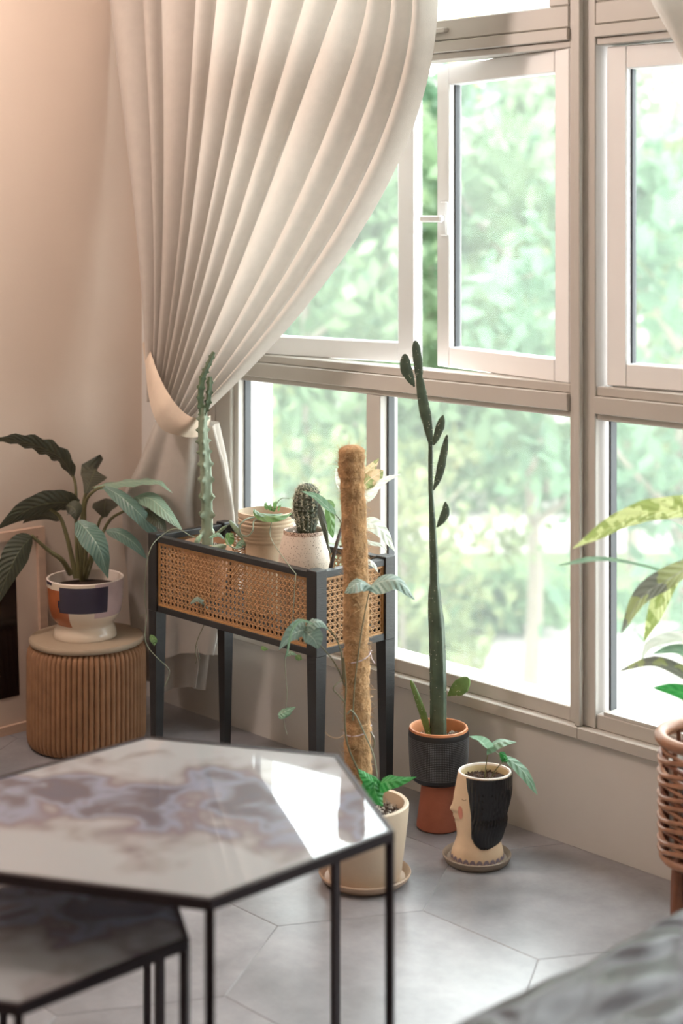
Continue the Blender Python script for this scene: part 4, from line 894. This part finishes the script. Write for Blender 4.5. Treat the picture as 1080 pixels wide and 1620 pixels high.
def pads(pts, w_px, m, nm, flat=0.45, n=26, lump=0.05, ribs=0, spn=40):
    P = spline([at(*zp(x, y), DC) for x, y in pts], n); R_ = [lerp_table(w_px, i/(n-1))/2.456/2*DC/FPX for i in range(n)]
    f = lambda t, a: 1+lump*noise.noise(Vector((math.cos(a)*2, math.sin(a)*2, t*n*0.8)))+(0.10*math.cos(ribs*a+0.6) if ribs else 0)
    MB().tube(P, R_, 20, rfn=f, flat=(FWD, flat)).build(nm, m, t5); spines(P, R_, flat, spn, FWD)
O = M_['opuntia']
pads([(326, 1600), (326, 1400), (322, 1200), (312, 1030), (309, 880), (303, 740), (297, 600), (297, 440)], [(0, 62), (0.17, 62), (0.33, 60), (0.42, 48), (0.47, 34), (0.6, 30), (0.8, 18), (1, 17)], O, 'stem', 0.8, 80, 0.05, 5, 170)
pads([(297, 446), (283, 360), (268, 285), (252, 180)], [(0, 16), (0.15, 30), (0.45, 45), (0.8, 38), (0.93, 30), (1, 24)], O, 'pad', 0.4, 26, 0.05, 0, 50)
pads([(253, 192), (249, 140), (243, 90), (238, 46)], [(0, 20), (0.12, 32), (0.5, 37), (0.8, 33), (0.95, 20), (1, 6)], O, 'pad', 0.4, 24, 0.04, 0, 30)
pads([(234, 226), (216, 190), (200, 150), (197, 98)], [(0, 6), (0.2, 26), (0.55, 46), (0.8, 42), (0.95, 24), (1, 8)], O, 'pad', 0.4, 20, 0.04, 0, 30)
pads([(309, 452), (322, 415), (336, 375), (346, 336)], [(0, 6), (0.2, 24), (0.6, 36), (0.85, 26), (1, 6)], O, 'pad', 0.4, 18, 0.04, 0, 22)
pads([(308, 628), (330, 570), (345, 500), (361, 413)], [(0, 5), (0.2, 24), (0.5, 34), (0.8, 28), (0.95, 16), (1, 6)], O, 'pad', 0.4, 22, 0.05, 0, 30)
pads([(321, 772), (340, 745), (355, 712), (355, 672)], [(0, 4), (0.25, 24), (0.6, 36), (0.85, 24), (1, 6)], O, 'pad', 0.4, 18, 0.04, 0, 18)
pads([(362, 1427), (385, 1410), (412, 1392), (444, 1356)], [(0, 4), (0.2, 24), (0.5, 58), (0.75, 66), (0.93, 40), (1, 14)], M_['opuntialight'], 'pad', 0.3, 20, 0.04, 0, 24)
pads([(291, 1580), (272, 1510), (248, 1440), (220, 1366)], [(0, 20), (0.3, 28), (0.7, 24), (0.95, 16), (1, 5)], M_['opuntialight'], 'shoot', 0.9, 26, 0.12, 3, 50)
SP.build('spines', M_['spine'], t5, smooth=False, kind='stuff')

# ------------------------------------------------------------------ face-shaped pot with saucer
cf = floor_at(754, 3.64)
sg = MB().lathe(cf, [(0.066, 0), (0.070, 0.002), (0.0755, 0.010), (0.0775, 0.0175), (0.0755, 0.0195), (0.072, 0.017), (0.067, 0.0095), (0.06, 0.0085), (0.002, 0.0085)], 56).build('pot_saucer', M_['saucerg'], origin=cf)
tag(sg, 'brown grey saucer under the face shaped pot', 'saucer')
t6 = thing('face_pot', 'cream pot shaped like a face in profile with black bobbed hair', 'potted plant', (cf[0], cf[1], 0.0085))
U_ = 3.64/FPX                                              # metres per pixel at the pot
def zz(y8): return 0.0092+(1359.4-(1190+y8/8.1))*U_*0.985      # height from zoomed picture rows
def xx(x8): return ((690+x8/8.1)-754)*U_
Lf = [(1372, 193), (1330, 185), (1240, 212), (1160, 245), (1100, 263), (1050, 262), (1000, 258), (950, 250), (905, 232), (880, 240), (860, 222), (830, 212), (800, 214), (775, 200), (755, 170), (735, 172), (680, 200), (620, 216), (560, 222), (440, 245), (320, 268), (265, 278)]
Rt = [(1372, 862), (1300, 860), (1200, 838), (1120, 815), (1050, 800), (1000, 800), (920, 838), (850, 868), (780, 895), (700, 915), (600, 940), (500, 955), (400, 962), (320, 964), (265, 962)]
face = [(1372, 193), (1330, 190), (1240, 212), (1160, 245), (1100, 263), (1050, 272), (1000, 275), (900, 278), (800, 280), (700, 280), (560, 278), (440, 280), (320, 282), (265, 284)]   # round head without the profile
tabz = lambda tab: sorted([(zz(y), xx(x)) for y, x in tab])
Lz, Rz, Fz = tabz(Lf), tabz(Rt), tabz(face)
def fsurf(z, a, off=0.0):
    """a = 180 deg is the nose, 90 deg faces the camera"""
    l, f, r = lerp_table(Lz, z), lerp_table(Fz, z), lerp_table(Rz, z)
    cx = (f+r)/2; hw = (r-f)/2; dep = hw*0.94
    x = cx+(hw+off)*math.cos(a); y = (dep+off)*math.sin(a)
    da = abs(((a-PI+PI) % (2*PI))-PI); g = math.exp(-(da/0.30)**2)
    x += (l-f)*g
    return np.array([cf[0], cf[1], z])+x*RGT-y*FWD
zs = [zz(1372)+(zz(265)-zz(1372))*i/64 for i in range(65)]
n = 96; b = MB(); vs = []
for z in zs:
    for k in range(n): vs.append(fsurf(z, 2*PI*k/n))
zt = zs[-1]
for ins, dz in ((-0.0012, 0.0022), (-0.0042, 0.0022), (-0.006, -0.002), (-0.007, -0.012), (-0.008, -0.022)):
    for k in range(n): 
        p = fsurf(zt-0.0001, 2*PI*k/n, ins); p[2] = zt+dz; vs.append(p)
rows_ = len(vs)//n
fs = [(j*n+k, j*n+(k+1) % n, (j+1)*n+(k+1) % n, (j+1)*n+k) for j in range(rows_-1) for k in range(n)]+[tuple(range(n-1, -1, -1))]
b.add(vs, fs)
for i, f in enumerate(b.f):
    j = i//n
    if 64 <= j < 67: b.mi[i] = 1
    elif j >= 67 and len(f) == 4: b.mi[i] = 2
b.build('pot', [M_['skin'], M_['rimw'], M_['inner']], t6)
# hair: a ridged black cap over the back and both sides
hb = MB(); vs = []; hn = 150; HA = math.radians
zr = [zz(268)+(zz(1172)-zz(268))*i/56 for i in range(57)]
def hair_edge(y8): 
    xe = lerp_table([(265, 358), (400, 372), (560, 395), (700, 412), (850, 425), (1040, 432), (1100, 455), (1150, 500), (1170, 540)], y8)
    return xe
for i, z in enumerate(zr):
    t = i/56; y8 = 268+(1172-268)*t
    l, f, r = lerp_table(Lz, z), lerp_table(Fz, z), lerp_table(Rz, z); cx = (f+r)/2; hw = (r-f)/2
    ca = max(-0.98, min(0.98, (xx(hair_edge(y8))-cx)/hw)); a0 = math.acos(ca)       # hairline on the camera side
    thick = 0.0026+0.0105*max(0, math.sin(PI*min(1, max(0, (y8-790)/380))))
    for k in range(hn+1):
        q = -1+2*k/hn; a = q*a0
        rid = 0.0010*math.sin(a*46+0.6*math.sin(y8/90))*(1 if y8 > 420 else 0.5); edge = min(1, (1-abs(q))*14)
        zb = z
        if y8 > 1040: zb = z+ (y8-1040)/132*0.010*max(0, abs(math.cos(a))-0.35)*1.2
        # the lower edge is rounded: narrower towards the bottom
        p = fsurf(zb, a, (thick+rid)*edge**0.5-0.0006); vs.append(p)
hb.add(vs, [(i*(hn+1)+k, i*(hn+1)+k+1, (i+1)*(hn+1)+k+1, (i+1)*(hn+1)+k) for i in range(56) for k in range(hn)])
hb.build('hair', M_['hair'], t6)
def decal(nm, pts, m, off=0.0007, fill=True, wid=0.0006, side=1):
    """painted mark lying on the face: pts in zoomed rows/columns"""
    P = []
    for x8, y8 in pts:
        z = zz(y8); f, r = lerp_table(Fz, z), lerp_table(Rz, z); cx = (f+r)/2; hw = (r-f)/2
        l = lerp_table(Lz, z)
        best = min((math.radians(q) for q in range(85, 181)), key=lambda a_: abs((fsurf(z, a_)-np.array([cf[0], cf[1], z]))@RGT-xx(x8)))
        P.append(fsurf(z, best*side, off))
    if fill:
        ctr = np.mean(P, axis=0)+(-FWD*0.0007 if side > 0 else FWD*0.0007); MB().add([ctr]+P, [(0, 1+i, 1+(i+1) % len(P)) for i in range(len(P))]).build(nm, m, t6)
    else: MB().tube(spline(P, 12), wid, 5).build(nm, m, t6)
for sd in (1, -1):
    decal('closed_eye', [(318, 566), (333, 574), (350, 572), (368, 550)], M_['lash'], 0.0003, False, 0.00045, sd)
    decal('cheek', [(300+28*math.cos(2*PI*k/18)+0.02*(85*math.sin(2*PI*k/18)), 752+86*math.sin(2*PI*k/18)) for k in range(18)], M_['blush'], 0.0006, True, side=sd)
    decal('lips', [(210, 880), (225, 893), (243, 905)], M_['lash'], 0.0003, False, 0.0005, sd)
for k in range(24):
    a0 = 2*PI*k/24; P = []
    for q in range(9):
        ph = PI*q/8; P.append(fsurf(zz(1372)+0.0005+0.0115*math.sin(ph), a0+0.128*math.cos(ph), 0.0008))
    MB().add([fsurf(zz(1372)+0.004, a0, 0.0009)]+P, [(0, 1+i, 2+i) for i in range(8)]).build('painted_scallop', M_['lilac'], t6)
zc = zt-0.016; ctr6 = np.array([cf[0], cf[1], 0])+RGT*((lerp_table(Fz, zt)+lerp_table(Rz, zt))/2)
sand(ctr6, 0.0515, zc, M_['soil'], 'soil', t6, 0.003); grit(ctr6, 0.046, zc+0.002, mat('bark_crumb', '#5a3e2a', 0.9, 0.5, 80), t6, 200, 0.0035)
DFc = 3.63
stalk([(766, 1241, DFc), (768, 1215, DFc), (772, 1190, DFc)], 0.0014, 0.0012, M_['lilystalk'], t6, 'stem'); stalk([(772, 1240, DFc), (781, 1222, DFc), (792, 1208, DFc)], 0.0016, 0.0013, M_['lilystalk'], t6, 'stem')
stalk([(772, 1190, DFc), (781, 1188, DFc), (792, 1196, DFc)], 0.0012, 0.0011, M_['vinegrey'], t6, 'stem')
leaf([(772, 1186, DFc), (762, 1175, 3.61), (755, 1170, 3.6), (742, 1165, 3.6)], 0.05, M_['silverleaf'], t6, roll=1.15, shape=[(0, 0.7), (0.3, 1), (0.6, 0.8), (1, 0.05)])
leaf([(770, 1184, DFc), (785, 1176, 3.61), (800, 1173, 3.6), (817, 1174, 3.6)], 0.040, M_['silverleaf'], t6, roll=1.0, shape=[(0, 0.8), (0.3, 1), (0.6, 0.75), (1, 0.02)])
leaf([(792, 1196, DFc), (812, 1206, 3.62), (832, 1226, 3.61), (850, 1258, 3.61)], 0.030, M_['silverleaf'], t6, roll=0.6, fold=0.2, shape=[(0, 0.3), (0.3, 0.85), (0.6, 1), (0.85, 0.6), (1, 0)])
for k in range(3): leaf([(790, 1190+5*k, DFc), (796+3*k, 1196+3*k, 3.62), (794+4*k, 1207, 3.62)], 0.014, M_['brightleaf'], t6, roll=0.5*k)

# ------------------------------------------------------------------ paper stool with the peace lily
cs = floor_at(137, 4.46)
st = thing('paper_stool', 'round pleated kraft paper stool with a flat tan seat', 'stool', cs)
NP_ = 66
prof = [(0.140, 0.0), (0.152, 0.004), (0.160, 0.014), (0.163, 0.03), (0.1635, 0.10), (0.1635, 0.19), (0.163, 0.250), (0.160, 0.264), (0.153, 0.274), (0.142, 0.279), (0.10, 0.280)]
MB().lathe(cs, prof, NP_*6, rfn=lambda j, a, r, z: r*(1-0.055*abs(math.sin(a*NP_/2))**0.55*0+0.0)-0.0075*(1-abs(math.cos(a*NP_/2))**0.6)).build('pleated_body', M_['cardboard'], st)
MB().lathe(cs, [(0.10, 0.279), (0.1545, 0.280), (0.157, 0.284), (0.157, 0.290), (0.154, 0.2945), (0.02, 0.2955), (0.001, 0.2955)], 64).build('seat_cap', M_['seatcap'], st)
ZL = 0.2957; cl = cs+RGT*(-0.004)
t7 = thing('potted_lily', 'broad leaved lily in a colour block glazed pot on the paper stool', 'potted plant', (cl[0], cl[1], ZL))
def paint(a, z, j):
    x = math.cos(a)*60+135; front = math.sin(a) > -0.3
    if j >= 13: return 4
    if not front: return 0 if z < 0.37 else 3
    if 102+6*math.sin(z*90)*0.3 < x < 178 and 0.377 < z < 0.447: return 2
    if x < 118-(0 if z < 0.377 else 14) and 0.335 < z < 0.437: return 1
    if x > 160 and z > 0.362: return 3
    if x < 90 and z > 0.443: return 2
    return 0
zz7 = [ZL, ZL+0.004, ZL+0.02, 0.327, 0.334, 0.342, 0.352, 0.362, 0.377, 0.39, 0.41, 0.437, 0.447, 0.4555]
rr7 = [0.0865, 0.0875, 0.084, 0.0785, 0.078, 0.084, 0.092, 0.0965, 0.100, 0.102, 0.1035, 0.105, 0.1055, 0.1055]
MB().lathe(cl, list(zip(rr7, zz7))+[(0.1035, 0.4575), (0.100, 0.4555), (0.098, 0.44), (0.096, 0.425)], 168, mifn=paint).build('pot', [M_['creamgl'], M_['rust'], M_['indigo'], M_['pink'], M_['rimw']], t7)
sand(cl, 0.0975, 0.428, M_['soil'], 'soil', t7)
LD, LB, LL = M_['lilydark'], M_['lilyblue'], M_['lilylight']
DL = 4.52; K = M_['lilystalk']
stalk([(124, 915, DL), (121, 860, DL), (120, 810, DL), (119, 765, DL), (110, 742, DL)], 0.0062, 0.0035, K, t7, 'leaf_stalk', 18); stalk([(120, 915, DL), (113, 880, DL), (106, 850, DL), (95, 818, DL), (80, 806, 4.5)], 0.0075, 0.0045, K, t7, 'leaf_stalk', 18)
stalk([(112, 908, DL), (98, 886, 4.5), (76, 870, 4.48), (50, 847, 4.45)], 0.0085, 0.0042, K, t7, 'leaf_stalk', 18); stalk([(130, 915, DL), (129, 850, DL), (131, 805, DL), (137, 778, DL), (150, 771, 4.53)], 0.007, 0.004, K, t7, 'leaf_stalk', 18)
stalk([(132, 915, DL), (136, 870, 4.5), (134, 800, 4.5), (150, 776, 4.47), (166, 770, 4.46)], 0.0065, 0.0035, K, t7, 'leaf_stalk', 18); stalk([(134, 915, DL), (145, 875, 4.55), (157, 825, 4.57), (168, 815, 4.58)], 0.006, 0.003, K, t7, 'leaf_stalk', 16)
stalk([(136, 915, DL), (152, 870, 4.55), (172, 825, 4.52), (195, 809, 4.5), (212, 800, 4.48)], 0.006, 0.003, K, t7, 'leaf_stalk', 16); stalk([(132, 918, 4.48), (140, 890, 4.46), (150, 862, 4.45), (166, 838, 4.46)], 0.0055, 0.003, K, t7, 'leaf_stalk', 14)
stalk([(128, 918, 4.47), (128, 880, 4.44), (124, 850, 4.43), (122, 828, 4.42)], 0.006, 0.0035, K, t7, 'leaf_stalk', 14)
leaf([(116, 757, DL), (98, 727, 4.5), (65, 708, 4.48), (25, 697, 4.46), (-14, 697, 4.45)], 0.060, LD, t7, roll=0.75, fold=0.3, wave=0.22, waves=6, n=26)
leaf([(136, 780, 4.5), (141, 765, 4.53), (147, 752, 4.58), (151, 742, 4.66), (153, 744, 4.74)], 0.082, LD, t7, roll=0.2, shape=[(0, 0.15), (0.25, 0.4), (0.6, 0.9), (0.85, 1), (1, 0.7)], fold=0.35)
leaf([(123, 800, DL), (95, 795, 4.5), (50, 804, 4.47), (-6, 838, 4.45)], 0.078, LD, t7, roll=0.65, fold=0.25, wave=0.06, n=20, shape=[(0, 0.45), (0.2, 0.85), (0.5, 1), (0.8, 0.7), (1, 0)])
leaf([(104, 800, 4.49), (114, 802, 4.47), (120, 810, 4.46), (121, 824, 4.46)], 0.05, LD, t7, roll=0.3, fold=0.3); leaf([(94, 824, 4.55), (75, 816, 4.56), (50, 820, 4.57), (36, 828, 4.57)], 0.03, LD, t7, roll=0.6)
leaf([(51, 848, 4.45), (32, 870, 4.41), (14, 905, 4.38), (-8, 962, 4.36)], 0.082, M_['lilydark'], t7, roll=0.45, fold=0.2, n=20); 
leaf([(146, 771, 4.53), (178, 765, 4.5), (215, 761, 4.44), (250, 762, 4.38), (273, 780, 4.34)], 0.044, LL, t7, roll=1.1, fold=0.25, wave=0.12, n=22)
leaf([(163, 769, 4.46), (190, 785, 4.43), (220, 812, 4.41), (247, 842, 4.42)], 0.052, LB, t7, roll=0.55, fold=0.2, n=20, shape=[(0, 0.15), (0.25, 0.75), (0.55, 1), (0.85, 0.85), (0.96, 0.6), (1, 0.2)])
leaf([(211, 787, 4.48), (238, 789, 4.40), (262, 810, 4.34), (288, 838, 4.31)], 0.052, LL, t7, roll=0.6, fold=0.25, n=20); leaf([(226, 806, 4.46), (240, 812, 4.42), (252, 826, 4.38), (263, 842, 4.36)], 0.045, LD, t7, roll=0.4)
leaf([(123, 824, 4.42), (140, 842, 4.38), (158, 870, 4.36), (171, 915, 4.36)], 0.072, LB, t7, roll=0.35, fold=0.22, wave=0.05, n=22, shape=[(0, 0.3), (0.2, 0.85), (0.5, 1), (0.8, 0.6), (1, 0)])
leaf([(166, 818, 4.56), (165, 806, 4.58), (166, 796, 4.62), (167, 788, 4.68)], 0.08, LD, t7, roll=0.2, shape=[(0, 0.15), (0.3, 0.5), (0.7, 0.95), (1, 0.9)], fold=0.3)
leaf([(167, 839, 4.46), (192, 845, 4.44), (215, 862, 4.43), (232, 884, 4.43)], 0.040, LB, t7, roll=0.5, fold=0.25, n=18)

# ------------------------------------------------------------------ framed print leaning on the left wall
bx = XL+0.036; y1 = onx(74, 1135, bx)[1]; y0 = y1-0.62
fr = thing('picture_frame', 'large pale framed dark print leaning against the wall beside the paper stool', 'picture frame', (bx, (y0+y1)/2, 0))
FH = 0.56; lean = 0.032
def fbox(nm, ya, yb, za, zb, d0, d1, m):
    q = lambda y, z, d: np.array([bx-lean*z/FH-0.0+d, y, z])
    MB().hull8([q(ya, za, d0), q(yb, za, d0), q(yb, zb, d0), q(ya, zb, d0)], [q(ya, za, d1), q(yb, za, d1), q(yb, zb, d1), q(ya, zb, d1)]).build(nm, m, fr, smooth=False)
fbox('frame_side', y1-0.024, y1, 0, FH, 0, 0.022, M_['framewood']); fbox('frame_side', y0, y0+0.024, 0, FH, 0, 0.022, M_['framewood'])
fbox('frame_side', y0+0.024, y1-0.024, 0, 0.024, 0, 0.022, M_['framewood']); fbox('frame_side', y0+0.024, y1-0.024, FH-0.024, FH, 0, 0.022, M_['framewood'])
fbox('mount', y0+0.024, y1-0.024, 0.024, FH-0.024, 0.004, 0.010, M_['mount']); fbox('print', y0+0.10, y1-0.095, 0.10, FH-0.13, 0.0105, 0.012, M_['picture'])

# ------------------------------------------------------------------ rattan planter at the right edge
cr = floor_at(1123, 3.25)
t8 = thing('rattan_planter', 'brown woven rattan basket planter on slim legs at the right edge', 'planter', cr)
RB = 0.100
def ring(z, r, tr, tilt=0.0, ph=0.0, wob=0.0): 
    return [cr+RGT*math.cos(a)*(r+wob*math.sin(9*a+ph))-FWD*math.sin(a)*(r+wob*math.sin(9*a+ph))+UP*(z+tilt*math.sin(a*1.0+ph)) for a in [2*PI*k/48 for k in range(49)]]
MB().tube(ring(0.402, RB-0.002, 0.012), 0.0125, 10).build('rim', M_['rattan'], t8); MB().tube(ring(0.165, RB-0.008, 0.01), 0.010, 10).build('base_ring', M_['rattan'], t8)
for k in range(9):
    z = 0.186+0.0225*k
    MB().tube(ring(z, RB+0.001, 0, 0.017, 0.4+0.3*(k % 2), 0.0015), 0.0048, 7).build('woven_strand', M_['rattan'], t8); MB().tube(ring(z+0.008, RB-0.002, 0, -0.016, 0.9, 0.0015), 0.0046, 7).build('woven_strand', M_['rattandark' if k % 3 == 1 else 'rattan'], t8)
for k in range(12):
    a = 2*PI*k/12; o_d = math.cos(a)*RGT-math.sin(a)*FWD; MB().tube([cr+o_d*(RB-0.012)+UP*0.165, cr+o_d*(RB-0.007)+UP*0.40], 0.005, 7).build('stake', M_['rattandark'], t8)
for k in range(4):
    a = 2*PI*k/4+2.55; o_d = math.cos(a)*RGT-math.sin(a)*FWD
    MB().tube(spline([cr+o_d*(RB-0.005)+UP*0.0, cr+o_d*(RB-0.008)+UP*0.10, cr+o_d*(RB-0.014)+UP*0.20], 6), [0.012, 0.012, 0.012, 0.011, 0.011, 0.010], 9).build('leg', M_['rattandark'], t8)
    MB().tube(spline([cr+o_d*(RB-0.026)+UP*0.0, cr+o_d*(RB-0.03)+UP*0.09, cr+UP*0.16+o_d*(RB-0.05)], 8), 0.008, 8).build('leg_brace', M_['rattandark'], t8)
MB().lathe(cr, [(0.075, 0.160), (0.080, 0.168), (0.082, 0.35), (0.078, 0.352), (0.076, 0.33)], 32).build('inner_pot', mat('pale_inner_pot', '#d9d3cb', 0.5), t8); sand(cr, 0.077, 0.335, M_['soil'], 'soil', t8)
MB().lathe(cr, [(0.001, 0.150), (RB-0.01, 0.152), (RB-0.01, 0.160), (0.001, 0.161)], 32).build('basket_floor', M_['rattandark'], t8)
t9 = thing('potted_palm', 'mottled long leaved plant rising from the rattan planter at the right edge', 'potted plant', cr+UP*0.34)
CA, CD = M_['calathea'], M_['caldark']; D9 = 3.1
for e, lift in (((1150, 800), 0), ((1150, 905), 1), ((1152, 1080), 2), ((1140, 860), 3)):
    stalk([(1123+6*lift-8, 1215, 3.25), (1128+4*lift, 1100, 3.23), (1140+2*lift, 980, 3.18), (e[0], e[1], D9)], 0.006, 0.003, M_['vine'], t9, 'leaf_stalk', 16)
leaf([(1150, 806, D9), (1080, 805, 3.06), (1000, 818, 3.03), (905, 868, 3.0)], 0.055, CA, t9, roll=0.7, fold=0.25, wave=0.05, n=24, shape=[(0, 0.5), (0.3, 1), (0.6, 0.95), (0.85, 0.6), (1, 0)])
leaf([(1150, 860, D9), (1100, 838, 3.1), (1045, 816, 3.08), (985, 815, 3.06)], 0.022, M_['whiteleaf'], t9, roll=1.0, n=20)
leaf([(1150, 780, D9), (1095, 792, 3.14), (1040, 800, 3.14), (970, 826, 3.14)], 0.03, CD, t9, roll=1.0, n=20)
leaf([(1075, 915, 3.1), (1020, 896, 3.06), (950, 885, 3.03), (882, 895, 3.0)], 0.016, M_['silverleaf'], t9, roll=0.9, n=20, shape=[(0, 0.35), (0.5, 0.6), (0.8, 1), (1, 0.1)])
leaf([(1110, 885, 3.1), (1060, 915, 3.06), (1015, 945, 3.04), (982, 1002, 3.03)], 0.045, CD, t9, roll=0.5, fold=0.35, n=20); leaf([(1078, 905, 3.1), (1052, 935, 3.07), (1035, 975, 3.06), (1018, 1015, 3.06)], 0.036, CA, t9, roll=0.3, fold=0.3, n=18)
leaf([(1120, 1010, 3.12), (1070, 1010, 3.08), (1030, 1020, 3.07), (1014, 1045, 3.07)], 0.03, M_['whiteleaf'], t9, roll=0.8, n=18)
leaf([(1150, 1085, 3.12), (1090, 1070, 3.07), (1035, 1048, 3.05), (978, 1062, 3.04)], 0.035, CD, t9, roll=0.8, n=20); leaf([(1150, 1075, 3.1), (1105, 1045, 3.08), (1070, 1028, 3.07), (1030, 1035, 3.07)], 0.035, M_['silverleaf'], t9, roll=0.8, n=18)
leaf([(1140, 1120, 3.12), (1100, 1105, 3.08), (1065, 1092, 3.07), (1032, 1088, 3.06)], 0.036, M_['brightleaf'], t9, roll=0.6, n=18)

# ------------------------------------------------------------------ pieces that belong to one part of a thing
SUB = dict(grit='soil', dry_fluff='soil', raised_dots='pot', pot_rim='pot', glazed_rim='pot', closed_eye='pot', cheek='pot', lips='pot', painted_scallop='pot',
           loose_fibres='coir_pole', hook_plate='hook', hem_fold='hanging_tail')
for o in list(COL.objects):
    k = o.name.split('.')[0]
    if k in SUB and o.parent is not None:
        for q in o.parent.children:
            if q.name.split('.')[0] == SUB[k]: o.parent = q; break
